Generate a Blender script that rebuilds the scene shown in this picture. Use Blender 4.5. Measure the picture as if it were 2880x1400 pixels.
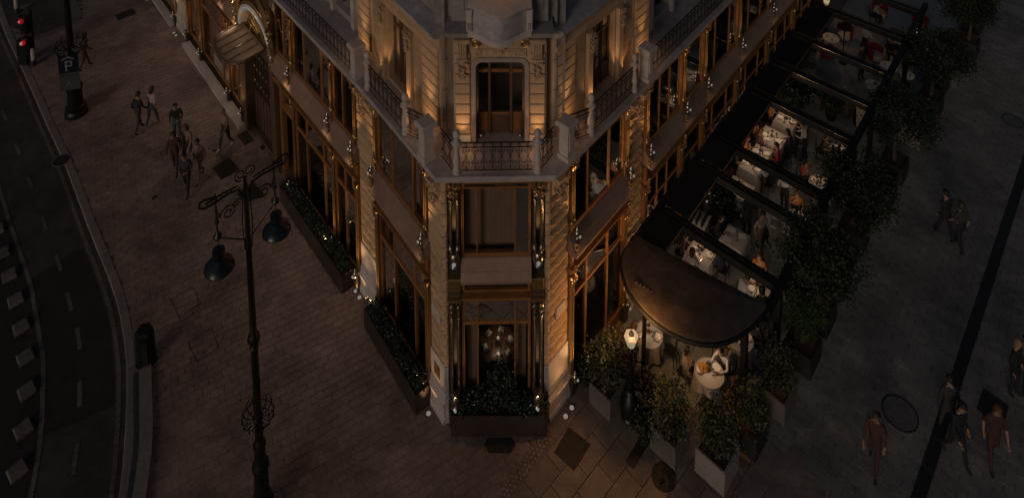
import bpy, bmesh, math, random
from math import sin, cos, pi, radians, sqrt, atan2
from mathutils import Vector, Matrix, noise
random.seed(7)
for o in list(bpy.data.objects): bpy.data.objects.remove(o)
SC = bpy.context.scene
COL = SC.collection

# ------------------------------------------------------------------ camera
F, PITCH, PX, PY, CAMH = 2100.0, radians(7.8), 1440.0, -980.0, 26.5   # focal length, pitch, principal point of the 2880 x 1400 frame, eye height
cd = bpy.data.cameras.new('camera'); cam = bpy.data.objects.new('camera', cd); COL.objects.link(cam)
cd.sensor_fit = 'HORIZONTAL'; cd.sensor_width = 36.0; cd.lens = 36.0*F/2880
cd.shift_x = (1440-PX)/2880; cd.shift_y = -(700-PY)/2880
cd.clip_start = 0.1; cd.clip_end = 1500
cam.location = (0, 0, CAMH); cam.rotation_euler = (pi/2-PITCH, 0, 0)
SC.camera = cam

# ------------------------------------------------------------------ dusk sky, low warm glow from the left, exposure
W = bpy.data.worlds.new('World'); SC.world = W; W.use_nodes = True
nt = W.node_tree; bg = nt.nodes['Background']
sky = nt.nodes.new('ShaderNodeTexSky'); sky.sky_type = 'NISHITA'; sky.sun_disc = False
SUN_EL, SUN_AZ = radians(16), radians(-152)        # azimuth from +Y towards +X
sky.sun_elevation = SUN_EL; sky.sun_rotation = SUN_AZ; sky.air_density = 1.0; sky.dust_density = 2.0
nt.links.new(sky.outputs[0], bg.inputs[0]); bg.inputs[1].default_value = SKY_STRENGTH = 0.016
sd = bpy.data.lights.new('sun', 'SUN'); so = bpy.data.objects.new('sun', sd); COL.objects.link(so)
sd.energy = 0.38; sd.angle = radians(18); sd.color = (1.0, 0.84, 0.76)
so.location = (-20, -40, 30)
_d = Vector((sin(SUN_AZ)*cos(SUN_EL), cos(SUN_AZ)*cos(SUN_EL), sin(SUN_EL)))
so.rotation_euler = (-_d).to_track_quat('-Z', 'Y').to_euler()
SC.view_settings.view_transform = 'Standard'; SC.view_settings.look = 'None'
SC.view_settings.exposure = 0.0; SC.view_settings.gamma = 1.0; SC.view_settings.use_curve_mapping = False
SC.cycles.max_bounces = 5; SC.cycles.diffuse_bounces = 2; SC.cycles.glossy_bounces = 3
SC.cycles.transparent_max_bounces = 12; SC.cycles.sample_clamp_indirect = 2.0
SC.cycles.use_light_tree = True

def G(x, y, z=0.0):
    """photograph pixel (2880 x 1400) -> plan point on the level z"""
    a = (x-PX)/F; b = -(y-PY)/F
    d = (a, cos(PITCH)+b*sin(PITCH), -sin(PITCH)+b*cos(PITCH))
    t = (z-CAMH)/d[2]
    return Vector((d[0]*t, d[1]*t, z))

# ------------------------------------------------------------------ helpers
MW = {}          # world matrices by object name
class MB:
    """collects faces; x of every vertex is multiplied by s (mirrored frames)"""
    def __init__(self, s=1): self.v = []; self.f = []; self.s = s
    def add(self, vs, fs):
        n = len(self.v); self.v += [tuple(p) for p in vs]; self.f += [tuple(i+n for i in q) for q in fs]; return self
    def box(self, x0, x1, y0, y1, z0, z1):
        return self.add([(x0,y0,z0),(x1,y0,z0),(x1,y1,z0),(x0,y1,z0),(x0,y0,z1),(x1,y0,z1),(x1,y1,z1),(x0,y1,z1)],
            [(0,3,2,1),(4,5,6,7),(0,1,5,4),(1,2,6,5),(2,3,7,6),(3,0,4,7)])
    def cbox(self, x0, x1, y0, y1, z0, z1, c=.02):
        """box with chamfered edges on the outward (+y) face"""
        return self.add([(x0,y0,z0),(x1,y0,z0),(x1,y0,z1),(x0,y0,z1),(x0,y1-c,z0),(x1,y1-c,z0),(x1,y1-c,z1),(x0,y1-c,z1),
            (x0+c,y1,z0+c),(x1-c,y1,z0+c),(x1-c,y1,z1-c),(x0+c,y1,z1-c)],
            [(0,1,2,3),(0,4,5,1),(1,5,6,2),(2,6,7,3),(3,7,4,0),(4,8,9,5),(5,9,10,6),(6,10,11,7),(7,11,8,4),(8,11,10,9)])
    def tbox(self, x0, x1, y0, y1, z0, z1, c=.02):
        """box with chamfered edges on its top"""
        return self.add([(x0,y0,z0),(x1,y0,z0),(x1,y1,z0),(x0,y1,z0),(x0,y0,z1-c),(x1,y0,z1-c),(x1,y1,z1-c),(x0,y1,z1-c),
            (x0+c,y0+c,z1),(x1-c,y0+c,z1),(x1-c,y1-c,z1),(x0+c,y1-c,z1)],
            [(3,2,1,0),(0,1,5,4),(1,2,6,5),(2,3,7,6),(3,0,4,7),(4,5,9,8),(5,6,10,9),(6,7,11,10),(7,4,8,11),(8,9,10,11)])
    def prism(self, poly, z0, z1):
        n = len(poly)
        return self.add([(p[0],p[1],z0) for p in poly]+[(p[0],p[1],z1) for p in poly],
            [tuple(range(n-1,-1,-1)), tuple(range(n,2*n))]+[(i,(i+1)%n,n+(i+1)%n,n+i) for i in range(n)])
    def extr(self, prof, u0, u1):
        """closed (y,z) profile swept along x"""
        n = len(prof)
        return self.add([(u0,p[0],p[1]) for p in prof]+[(u1,p[0],p[1]) for p in prof],
            [tuple(range(n-1,-1,-1)), tuple(range(n,2*n))]+[(i,(i+1)%n,n+(i+1)%n,n+i) for i in range(n)])
    def yext(self, prof, y0, y1):
        """closed (x,z) profile swept along y"""
        n = len(prof)
        return self.add([(p[0],y0,p[1]) for p in prof]+[(p[0],y1,p[1]) for p in prof],
            [tuple(range(n)), tuple(range(2*n-1,n-1,-1))]+[(i,n+i,n+(i+1)%n,(i+1)%n) for i in range(n)])
    def lathe(self, prof, c=(0,0,0), seg=12, sx=1, sy=1):
        n = len(prof); vs = []; fs = []
        for r, z in prof:
            for k in range(seg):
                a = 2*pi*k/seg; vs.append((c[0]+r*cos(a)*sx, c[1]+r*sin(a)*sy, c[2]+z))
        for i in range(n-1):
            for k in range(seg):
                k2 = (k+1)%seg; fs.append((i*seg+k, i*seg+k2, (i+1)*seg+k2, (i+1)*seg+k))
        if prof[0][0] > 1e-4: fs.append(tuple(range(seg-1,-1,-1)))
        if prof[-1][0] > 1e-4: fs.append(tuple((n-1)*seg+k for k in range(seg)))
        return self.add(vs, fs)
    def sph(self, c, r, seg=10, rings=6, sz=1.0):
        return self.lathe([(max(r*sin(pi*i/rings),1e-5), -r*sz*cos(pi*i/rings)) for i in range(rings+1)], c, seg)
    def tube(self, path, r, seg=5, closed=False):
        P = [Vector(p) for p in path]; n = len(P)
        if n < 2: return self
        R = r if isinstance(r, (list,tuple)) else [r]*n
        vs = []; fs = []; up = Vector((0,0,1)); prev = None
        for i in range(n):
            t = (P[(i+1)%n]-P[i-1]) if closed else (P[min(i+1,n-1)]-P[max(i-1,0)])
            t = t.normalized() if t.length > 1e-9 else Vector((0,0,1))
            if prev is None:
                a = t.cross(up)
                if a.length < .05: a = t.cross(Vector((1,0,0)))
            else:
                a = prev - t*prev.dot(t)
                if a.length < 1e-6: a = t.cross(up)
            a.normalize(); prev = a; b = t.cross(a)
            for k in range(seg):
                g = 2*pi*k/seg; vs.append(P[i]+(a*cos(g)+b*sin(g))*R[i])
        m = n if closed else n-1
        for i in range(m):
            j = (i+1)%n
            for k in range(seg):
                k2 = (k+1)%seg; fs.append((i*seg+k, i*seg+k2, j*seg+k2, j*seg+k))
        if not closed: fs += [tuple(range(seg-1,-1,-1)), tuple((n-1)*seg+k for k in range(seg))]
        return self.add(vs, fs)
    def mesh(self, name='m', smooth=False):
        m = bpy.data.meshes.new(name)
        m.from_pydata([(x*self.s,y,z) for x,y,z in self.v], [], self.f)
        b = bmesh.new(); b.from_mesh(m); bmesh.ops.recalc_face_normals(b, faces=b.faces)
        if smooth:
            for f in b.faces: f.smooth = True
        b.to_mesh(m); b.free()
        if smooth:
            try: m.set_sharp_from_angle(angle=radians(42))
            except Exception: pass
        return m

def spiral(c, r0, r1, a0, turns, n=14, plane='xz', y=0):
    pts = []
    for i in range(n+1):
        t = i/n; a = a0+turns*2*pi*t; r = r0+(r1-r0)*t
        pts.append((c[0]+r*cos(a), y, c[1]+r*sin(a)) if plane == 'xz' else (y, c[0]+r*cos(a), c[1]+r*sin(a)))
    return pts

def link(name, data, M, parent=None, mat=None):
    o = bpy.data.objects.new(name, data); COL.objects.link(o)
    MW[o.name] = M
    if parent is not None:
        o.parent = parent; o.matrix_basis = MW[parent.name].inverted() @ M
    else: o.matrix_basis = M
    if mat is not None and data is not None:
        if len(data.materials) == 0: data.materials.append(mat)
        elif data.materials[0] is not mat:
            o.material_slots[0].link = 'OBJECT'; o.material_slots[0].material = mat
    return o
def TR(x, y, z=0, rz=0, s=1): return Matrix.Translation((x,y,z)) @ Matrix.Rotation(rz,4,'Z') @ Matrix.Scale(s,4)
def tag(o, label, cat, group=None, kind=None):
    if label: o['label'] = label
    if cat: o['category'] = cat
    if group: o['group'] = group
    if kind: o['kind'] = kind
    return o
def thing(name, label, cat, M, group=None):
    o = link(name, None, M); o.empty_display_size = .1
    return tag(o, label, cat, group)
def part(name, mb, mat, parent, M=None, smooth=False):
    """child mesh in its parent's own coordinates (M is local)"""
    d = mb.mesh(name, smooth) if isinstance(mb, MB) else mb
    return link(name, d, MW[parent.name] @ (M or Matrix()), parent, mat)
def struct(name, mb, mat, kind='structure', M=None, smooth=False):
    d = mb.mesh(name, smooth) if isinstance(mb, MB) else mb
    o = link(name, d, M or Matrix(), None, mat); o['kind'] = kind; return o

# ------------------------------------------------------------------ materials
def mat(name, col, rough=.6, metal=0., var=.25, scale=4., bump=0., bscale=30., island=0., em=None, ems=0., spec=.5, stain=0., coat=0., spots=0.):
    m = bpy.data.materials.new(name); m.use_nodes = True
    n = m.node_tree.nodes; l = m.node_tree.links; p = n['Principled BSDF']
    p.inputs['Roughness'].default_value = rough; p.inputs['Metallic'].default_value = metal
    p.inputs['Specular IOR Level'].default_value = spec; p.inputs['Coat Weight'].default_value = coat
    p.inputs['Base Color'].default_value = (*col, 1)
    geo = n.new('ShaderNodeNewGeometry'); val = None
    if var > 0:
        t = n.new('ShaderNodeTexNoise'); t.inputs['Scale'].default_value = scale; t.inputs['Detail'].default_value = 5
        t.inputs['Roughness'].default_value = .65
        l.new(geo.outputs['Position'], t.inputs['Vector'])
        r = n.new('ShaderNodeMapRange'); r.inputs['From Min'].default_value = .25; r.inputs['From Max'].default_value = .75
        r.inputs['To Min'].default_value = 1-var; r.inputs['To Max'].default_value = 1+var
        l.new(t.outputs['Fac'], r.inputs['Value']); val = r.outputs[0]
    if stain > 0:
        t2 = n.new('ShaderNodeTexNoise'); t2.inputs['Scale'].default_value = .45; t2.inputs['Detail'].default_value = 6
        t2.inputs['Roughness'].default_value = .7
        l.new(geo.outputs['Position'], t2.inputs['Vector'])
        r2 = n.new('ShaderNodeMapRange'); r2.inputs['From Min'].default_value = .36; r2.inputs['From Max'].default_value = .62
        r2.inputs['To Min'].default_value = 1-stain; r2.inputs['To Max'].default_value = 1.08
        l.new(t2.outputs['Fac'], r2.inputs['Value'])
        mm = n.new('ShaderNodeMath'); mm.operation = 'MULTIPLY'; l.new(r2.outputs[0], mm.inputs[0])
        if val: l.new(val, mm.inputs[1])
        else: mm.inputs[1].default_value = 1
        val = mm.outputs[0]
    if spots > 0:
        vo = n.new('ShaderNodeTexVoronoi'); vo.inputs['Scale'].default_value = 1.7; vo.inputs['Randomness'].default_value = 1
        l.new(geo.outputs['Position'], vo.inputs['Vector'])
        r4 = n.new('ShaderNodeMapRange'); r4.inputs['From Min'].default_value = .045; r4.inputs['From Max'].default_value = .10
        r4.inputs['To Min'].default_value = 1-spots; r4.inputs['To Max'].default_value = 1
        l.new(vo.outputs['Distance'], r4.inputs['Value'])
        mm = n.new('ShaderNodeMath'); mm.operation = 'MULTIPLY'; l.new(r4.outputs[0], mm.inputs[0])
        if val: l.new(val, mm.inputs[1])
        else: mm.inputs[1].default_value = 1
        val = mm.outputs[0]
    if island > 0:
        oi = n.new('ShaderNodeObjectInfo'); ad = n.new('ShaderNodeMath'); ad.operation = 'ADD'
        l.new(geo.outputs['Random Per Island'], ad.inputs[0]); l.new(oi.outputs['Random'], ad.inputs[1])
        fr = n.new('ShaderNodeMath'); fr.operation = 'FRACT'; l.new(ad.outputs[0], fr.inputs[0])
        r3 = n.new('ShaderNodeMapRange'); r3.inputs['To Min'].default_value = 1-island; r3.inputs['To Max'].default_value = 1+island
        l.new(fr.outputs[0], r3.inputs['Value'])
        mm = n.new('ShaderNodeMath'); mm.operation = 'MULTIPLY'; l.new(r3.outputs[0], mm.inputs[0])
        if val: l.new(val, mm.inputs[1])
        else: mm.inputs[1].default_value = 1
        val = mm.outputs[0]
    if val:
        mx = n.new('ShaderNodeVectorMath'); mx.operation = 'SCALE'; mx.inputs[0].default_value = col
        l.new(val, mx.inputs['Scale']); l.new(mx.outputs[0], p.inputs['Base Color'])
    if bump > 0:
        tb = n.new('ShaderNodeTexNoise'); tb.inputs['Scale'].default_value = bscale; tb.inputs['Detail'].default_value = 6
        l.new(geo.outputs['Position'], tb.inputs['Vector'])
        b = n.new('ShaderNodeBump'); b.inputs['Strength'].default_value = bump; b.inputs['Distance'].default_value = .03
        l.new(tb.outputs['Fac'], b.inputs['Height']); l.new(b.outputs[0], p.inputs['Normal'])
    if em:
        p.inputs['Emission Color'].default_value = (*em, 1); p.inputs['Emission Strength'].default_value = ems
    return m
def glass(name, tint=(.86,.83,.80), refl=.02):
    m = bpy.data.materials.new(name); m.use_nodes = True
    n = m.node_tree.nodes; l = m.node_tree.links; n.remove(n['Principled BSDF'])
    tr = n.new('ShaderNodeBsdfTransparent'); tr.inputs[0].default_value = (*tint, 1)
    gl = n.new('ShaderNodeBsdfGlossy'); gl.inputs['Roughness'].default_value = .03
    lw = n.new('ShaderNodeFresnel'); lw.inputs[0].default_value = 1.55
    ad = n.new('ShaderNodeMath'); ad.operation = 'ADD'; ad.inputs[1].default_value = refl; ad.use_clamp = True
    l.new(lw.outputs[0], ad.inputs[0])
    mx = n.new('ShaderNodeMixShader'); l.new(ad.outputs[0], mx.inputs[0]); l.new(tr.outputs[0], mx.inputs[1]); l.new(gl.outputs[0], mx.inputs[2])
    l.new(mx.outputs[0], n['Material Output'].inputs[0]); return m

M = {}
M['asphalt'] = mat('asphalt', (.072,.055,.046), .8, var=.35, scale=3, bump=.3, bscale=60, stain=.45, spots=.35)
M['asphalt_dark'] = mat('asphalt_dark', (.030,.022,.019), .8, var=.3, scale=3, bump=.25, bscale=60, stain=.2)
M['paint'] = mat('road_paint', (.16,.13,.107), .78, var=.6, scale=9, stain=.5)
M['kerb'] = mat('kerb_stone', (.20,.165,.145), .75, var=.25, scale=6, bump=.2, island=.12)
M['block'] = mat('divider_concrete', (.15,.122,.105), .8, var=.3, scale=6, bump=.2, stain=.4)
M['grout'] = mat('grout', (.185,.135,.113), .9, var=.3, scale=5)
M['paver'] = mat('buff_paver', (.245,.175,.145), .72, var=.22, scale=1.6, bump=.2, bscale=40, island=.11, stain=.38, spots=.4)
M['paver_grey'] = mat('grey_paver', (.21,.195,.185), .7, var=.2, scale=1.2, bump=.2, bscale=40, island=.09, stain=.4, spots=.4)
M['slab'] = mat('buff_slab', (.185,.145,.125), .68, var=.18, scale=1.8, bump=.15, bscale=30, island=.1, stain=.3, spots=.4)
M['terrace'] = mat('terrace_slab', (.25,.265,.26), .6, var=.15, scale=2, bump=.1, island=.06)
M['inlay'] = mat('dark_inlay', (.018,.017,.017), .55, var=.2, scale=4, island=.2)
M['iron_cover'] = mat('iron_cover', (.035,.03,.027), .6, metal=.3, var=.3, scale=5, bump=.5, bscale=45)
M['plaza_lid'] = mat('grey_iron_lid', (.13,.125,.12), .65, metal=.2, var=.25, scale=6, bump=.5, bscale=45)
M['ground'] = mat('ground', (.05,.047,.044), .9, var=.3, scale=2)
M['soil'] = mat('soil', (.06,.032,.018), .95, var=.4, scale=12, bump=.5, bscale=30)
M['stone'] = mat('facade_stone', (.44,.295,.185), .75, var=.16, scale=3, bump=.25, bscale=14, island=.08)
M['stone_rough'] = mat('rock_faced_stone', (.43,.28,.16), .85, var=.22, scale=7, bump=.6, bscale=26, island=.12)
M['stone_pale'] = mat('pale_stone', (.47,.40,.37), .7, var=.14, scale=5, bump=.15, bscale=20, island=.05)
M['stone_grey'] = mat('weathered_stone', (.36,.34,.35), .8, var=.25, scale=4, bump=.2, bscale=16, stain=.3)
M['stone_shade'] = mat('shaded_stone', (.24,.225,.22), .85, var=.25, scale=4, bump=.2, bscale=16, stain=.35)  # darker copy of the grey stone; shade is put into its colour
M['surround'] = mat('mauve_surround_stone', (.31,.245,.225), .75, var=.2, scale=5, bump=.2, bscale=18)
M['slab_top'] = mat('balcony_slab', (.40,.35,.36), .6, var=.25, scale=5, bump=.15, stain=.3)
M['carved'] = mat('carved_stone', (.42,.29,.185), .75, var=.3, scale=9, bump=.5, bscale=18)
M['wood'] = mat('copper_brown_frame', (.26,.115,.04), .45, metal=.2, var=.25, scale=5, bump=.06, bscale=30)
M['wood_dark'] = mat('dark_wood', (.10,.055,.03), .45, var=.3, scale=6, coat=.3)
M['brass'] = mat('brass', (.45,.29,.13), .3, metal=.85, var=.2, scale=8)
M['silver'] = mat('polished_bronze', (.36,.31,.26), .22, metal=.95, var=.2, scale=10)
M['col_dark'] = mat('dark_polished_column', (.035,.026,.022), .4, var=.2, scale=5)
M['sill'] = mat('sill_sheet', (.29,.18,.125), .5, metal=.1, var=.22, scale=3, bump=.08, stain=.25)
M['panel_dark'] = mat('dark_fascia', (.035,.026,.02), .35, metal=.4, var=.3, scale=5)
M['gold'] = mat('gilded_ornament', (.30,.185,.08), .42, metal=.6, var=.3, scale=10, bump=.2)
M['interior'] = mat('dark_interior', (.022,.017,.014), .9, var=.2)
M['curtain'] = mat('taupe_curtain', (.27,.18,.135), .9, var=.12, scale=2, bump=.2, bscale=8)
M['curtain_dark'] = mat('dark_curtain', (.13,.095,.08), .9, var=.15, scale=2)
M['iron'] = mat('wrought_iron', (.035,.026,.022), .5, metal=.4, var=.3, scale=10)
M['lamp_iron'] = mat('lamp_iron', (.012,.013,.013), .4, metal=.35, var=.25, scale=6)
M['lamp_blue'] = mat('enamel_shade', (.010,.014,.017), .35, metal=.2, var=.25, scale=6, coat=.15)
M['black'] = mat('black_metal', (.010,.010,.010), .55, var=.25, scale=6, spec=.25)
M['fabric_black'] = mat('black_louvre', (.010,.010,.011), .75, var=.2, scale=5, spec=.15)
M['membrane'] = mat('bronze_canopy', (.080,.058,.046), .55, metal=.1, var=.4, scale=2.2, bump=.12, bscale=6, stain=.5, spots=.0)
M['cloth'] = mat('white_cloth', (.37,.35,.335), .85, var=.06, scale=4)
M['plate'] = mat('porcelain', (.72,.70,.66), .2, var=.03)
M['napkin'] = mat('menu_card', (.62,.60,.58), .7, var=.06)
M['chair'] = mat('black_chair', (.012,.011,.010), .35, var=.2)
M['red_up'] = mat('red_upholstery', (.20,.022,.015), .8, var=.2, scale=10)
M['cushion'] = mat('pale_cushion', (.50,.44,.40), .85, var=.12, scale=8)
M['rattan'] = mat('dark_rattan', (.03,.026,.023), .7, var=.4, scale=40, bump=.6, bscale=60)
M['planter_dark'] = mat('rust_planter', (.052,.034,.03), .55, metal=.3, var=.3, scale=3, bump=.1, stain=.3)
M['planter_black'] = mat('black_planter', (.014,.013,.013), .55, var=.3, scale=4)
M['planter_grey'] = mat('concrete_planter', (.12,.105,.098), .8, var=.2, scale=4, bump=.2, stain=.3)
M['planter_pale'] = mat('pale_concrete_planter', (.25,.22,.20), .8, var=.15, scale=4, bump=.2, stain=.25)
M['leaf'] = mat('tree_leaf', (.014,.026,.006), .6, var=.5, scale=2.5, island=.45)
M['leaf_olive'] = mat('olive_leaf', (.040,.050,.020), .6, var=.4, scale=2.5, island=.45)
M['leaf_bright'] = mat('bright_leaf', (.030,.060,.008), .55, var=.4, scale=3, island=.45)
M['leaf_dark'] = mat('laurel_leaf', (.020,.038,.022), .38, var=.4, scale=3, island=.5)
M['leaf_pink'] = mat('dry_flower', (.09,.058,.042), .7, var=.4, scale=5, island=.4)
M['leaf_pale'] = mat('variegated_leaf', (.20,.22,.09), .6, var=.4, scale=6, island=.4)
M['bark'] = mat('bark', (.07,.05,.036), .9, var=.4, scale=8, bump=.6)
M['glass'] = glass('window_glass')
M['glass_clear'] = glass('clear_glass', (.92,.92,.9), .02)
M['canopy_glass'] = mat('frosted_canopy_glass', (.20,.15,.12), .75, var=.2, scale=3, stain=.25)
M['sign_blue'] = mat('sign_blue', (.003,.009,.024), .4, var=.08)
M['sign_grey'] = mat('sign_grey', (.05,.048,.047), .5, var=.1)
M['sign_white'] = mat('sign_white', (.2,.21,.22), .5, var=.05)
M['bollard_white'] = mat('bollard_white', (.45,.40,.36), .6, var=.15)
M['blue_film'] = mat('blue_strip', (.05,.047,.06), .5, var=.3, scale=3)
M['orange_food'] = mat('amber_dish', (.35,.16,.03), .4, var=.3, scale=12)
def em(name, col, s): return mat(name, (.02,.02,.02), .5, var=0, em=col, ems=s)
M['bulb'] = em('warm_bulb', (1,.86,.66), .20)
M['bulb_white'] = em('white_lens', (1,.94,.88), .20)
M['bulb_dim'] = em('soft_bulb', (1,.78,.5), .12)
M['strip'] = em('light_strip', (1,.95,.88), .14)
M['lantern_glow'] = em('lantern_flame', (1,.78,.48), .32)
M['candle'] = em('table_lamp_glow', (1,.82,.6), .22)
M['red_on'] = em('red_signal', (1,.01,.02), .24)
M['red_hot'] = em('red_signal_centre', (1,.6,.55), .3)

LIGHT_SCALE = 1.0
def lamp(parent, name, loc, power, col=(1,.62,.30), r=.05, spot=None, aim=None, blend=.6):
    """a lamp's own light, in its parent's coordinates"""
    d = bpy.data.lights.new(name, 'SPOT' if spot else 'POINT'); d.energy = power*LIGHT_SCALE; d.color = col; d.shadow_soft_size = r
    mtx = Matrix.Translation(loc)
    if spot:
        d.spot_size = radians(spot); d.spot_blend = blend
        mtx = mtx @ Vector(aim).to_track_quat('-Z','Y').to_matrix().to_4x4()
    o = bpy.data.objects.new(name, d); COL.objects.link(o); o.parent = parent; o.matrix_basis = mtx
    return o
# ================================================================== SETTING
ORD = ['first','second','third','fourth','fifth','sixth','seventh','eighth','ninth','tenth','eleventh','twelfth']
def proj(p):
    c, s = cos(PITCH), sin(PITCH); dz = p[2]-CAMH
    dep = p[1]*c-dz*s; up = p[1]*s+dz*c
    return PX+F*p[0]/dep, PY-F*up/dep, dep
def inside(p, poly):
    r = False; n = len(poly); x, y = p[0], p[1]
    for i in range(n):
        x0, y0 = poly[i][0], poly[i][1]; x1, y1 = poly[i-1][0], poly[i-1][1]
        if (y0 > y) != (y1 > y) and x < (x1-x0)*(y-y0)/(y1-y0)+x0: r = not r
    return r
def offset_line(pts, d):
    """shift an open polyline sideways (positive = to its right)"""
    out = []; P = [Vector((p[0],p[1])) for p in pts]
    for i in range(len(P)):
        a = P[max(i-1,0)]; b = P[min(i+1,len(P)-1)]; t = (b-a).normalized()
        out.append(P[i]+Vector((t.y,-t.x))*d)
    return out
def smooth_line(pts, k=3):
    """Catmull-Rom through the points"""
    P = [Vector((p[0],p[1])) for p in pts]; out = []
    for i in range(len(P)-1):
        p0 = P[max(i-1,0)]; p1 = P[i]; p2 = P[i+1]; p3 = P[min(i+2,len(P)-1)]
        for j in range(k):
            t = j/k
            out.append(.5*((2*p1)+(p2-p0)*t+(2*p0-5*p1+4*p2-p3)*t*t+(3*p1-p0-3*p2+p3)*t**3))
    out.append(P[-1]); return out
def ribbon(mb, line, d0, d1, z):
    a = offset_line(line, d0); b = offset_line(line, d1); n = len(a)
    return mb.add([(p.x,p.y,z) for p in a]+[(p.x,p.y,z) for p in b], [(i,i+1,n+i+1,n+i) for i in range(n-1)])

mb = MB(); mb.add([(-400,-60,-.6),(400,-60,-.6),(400,700,-.6),(-400,700,-.6)], [(0,1,2,3)])
struct('ground', mb, M['ground'])

EDGE = smooth_line([(-34,44),(-31,41),(-28.33,38.05),(-26.2,35.85),(-24.4,34.0),(-22.0,31.48),(-19.52,28.9),(-16.95,26.04),(-15.12,24.06),(-14.0,22.73),(-13.16,21.5),(-12.64,20.6),(-12.06,19.4),(-11.35,17.69),(-10.75,15.6),(-10.4,13),(-10.3,10)], 4)
KERB_IN = offset_line(EDGE, -.22)       # kerb front (travelling down the photo, the pavement is on the left hand)
ZR = -.12
mb = MB(); poly = [(p.x,p.y) for p in offset_line(EDGE, -.4)]+[(-60,10),(-60,50)]
mb.add([(x,y,ZR) for x,y in poly], [tuple(range(len(poly)))])
road = struct('road', mb, M['asphalt'])
# darker resurfaced patch
mb = MB(); pt = [G(250,700),G(196,640),G(332,1000),G(336,1130),G(120,1232),G(100,900),G(78,778)]
L0 = [p for p in offset_line(EDGE, .14) if 19.9 < p.y < 25.6]
MED = smooth_line([(-26,33.2),(-23.2,29.9),(-20.96,27.39),(-19.25,25.6),(-17.76,24.06),(-16.9,23.03),(-15.76,21.6),(-15.43,21.15),(-14.93,20.32),(-14.28,19.17),(-13.65,17.69),(-13.2,15.9),(-13,13),(-13,10)], 4)
L1 = [p for p in MED if 18.9 < p.y < 24.3]
poly = [(p.x,p.y) for p in L0]+[(p.x,p.y) for p in reversed(L1)]
mb.add([(x,y,ZR+.004) for x,y in poly], [tuple(range(len(poly)))])
part('resurfaced_patch', mb, M['asphalt_dark'], road)
mb = MB(); ribbon(mb, EDGE, -.06, .07, ZR+.008); part('edge_line', mb, M['paint'], road)
MED2 = [p for p in offset_line(MED, 1.25)]
mb = MB(); ribbon(mb, MED, .02, 1.2, ZR+.006); part('median_strip', mb, M['asphalt_dark'], road)
mb = MB(); ribbon(mb, MED, -.07, .06, ZR+.012); part('median_line', mb, M['paint'], road)
mb = MB(); ribbon(mb, MED2, -.06, .05, ZR+.012); part('median_line', mb, M['paint'], road)
DASH = [(-26.3,34.3),(-24.09,32.1),(-22.12,30.08),(-20.41,28.28),(-18.65,26.39),(-17.07,24.72),(-15.81,23.27),(-14.76,22.02),(-13.75,20.32),(-12.9,18.63),(-12.2,16.6)]
for i in range(1, len(DASH)-1):
    a = Vector(DASH[i-1]); b = Vector(DASH[i+1]); t = (b-a).normalized(); n_ = Vector((t.y,-t.x)); c = Vector(DASH[i]); h = .42
    mb = MB(); mb.add([(*(c-t*h-n_*.06),ZR+.01),(*(c+t*h-n_*.06),ZR+.01),(*(c+t*h+n_*.06),ZR+.01),(*(c-t*h+n_*.06),ZR+.01)], [(0,1,2,3)])
    part('lane_dash', mb, M['paint'], road)
BL = [(-21.1,27.1),(-20.23,26.15),(-19.38,25.18),(-18.53,24.3),(-17.69,23.38),(-16.88,22.44),(-16.11,21.48),(-15.42,20.48),(-14.85,19.43),(-14.35,18.39)]
bm_ = MB(); bm_.tbox(-.22,.22,-.22,.22,0,.12,.03); bd = bm_.mesh('divider_block')
for i, (x,y) in enumerate(reversed(BL[1:])):
    o = link('divider_block', bd, TR(x-.05,y-.1,ZR+.01, radians(-50+i*-2)+.2), None, M['block'])
    tag(o, 'pale square raised block in the road median, %s from the bottom of the photo' % ORD[i], 'road block', 'square blocks along the road median')

# pavement bed: one thick sheet behind the kerb
poly = [(p.x,p.y) for p in offset_line(EDGE, -.35)]+[(60,10),(60,80),(-34,80)]
mb = MB(); mb.prism(poly, -.5, -.025); bed = struct('pavement', mb, M['grout'])
# kerb stones, each its own piece
kl = offset_line(EDGE, -.22); acc = 0
def along(line, step):
    out = []; d = 0; nxt = 0
    for i in range(len(line)-1):
        a = line[i]; b = line[i+1]; L = (b-a).length
        while nxt <= d+L:
            t = (nxt-d)/L; out.append((a+(b-a)*t, (b-a).normalized())); nxt += step
        d += L
    return out
ks = MB(); ks.tbox(-.492,.492,-.14,.14,-.35,.012,.02); ksd = ks.mesh('kerb_stone')
for p, t in along(offset_line(EDGE, -.36), 1.0):
    part('kerb_stone', ksd, M['kerb'], bed, TR(p.x,p.y,0,atan2(t.y,t.x)))

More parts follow.
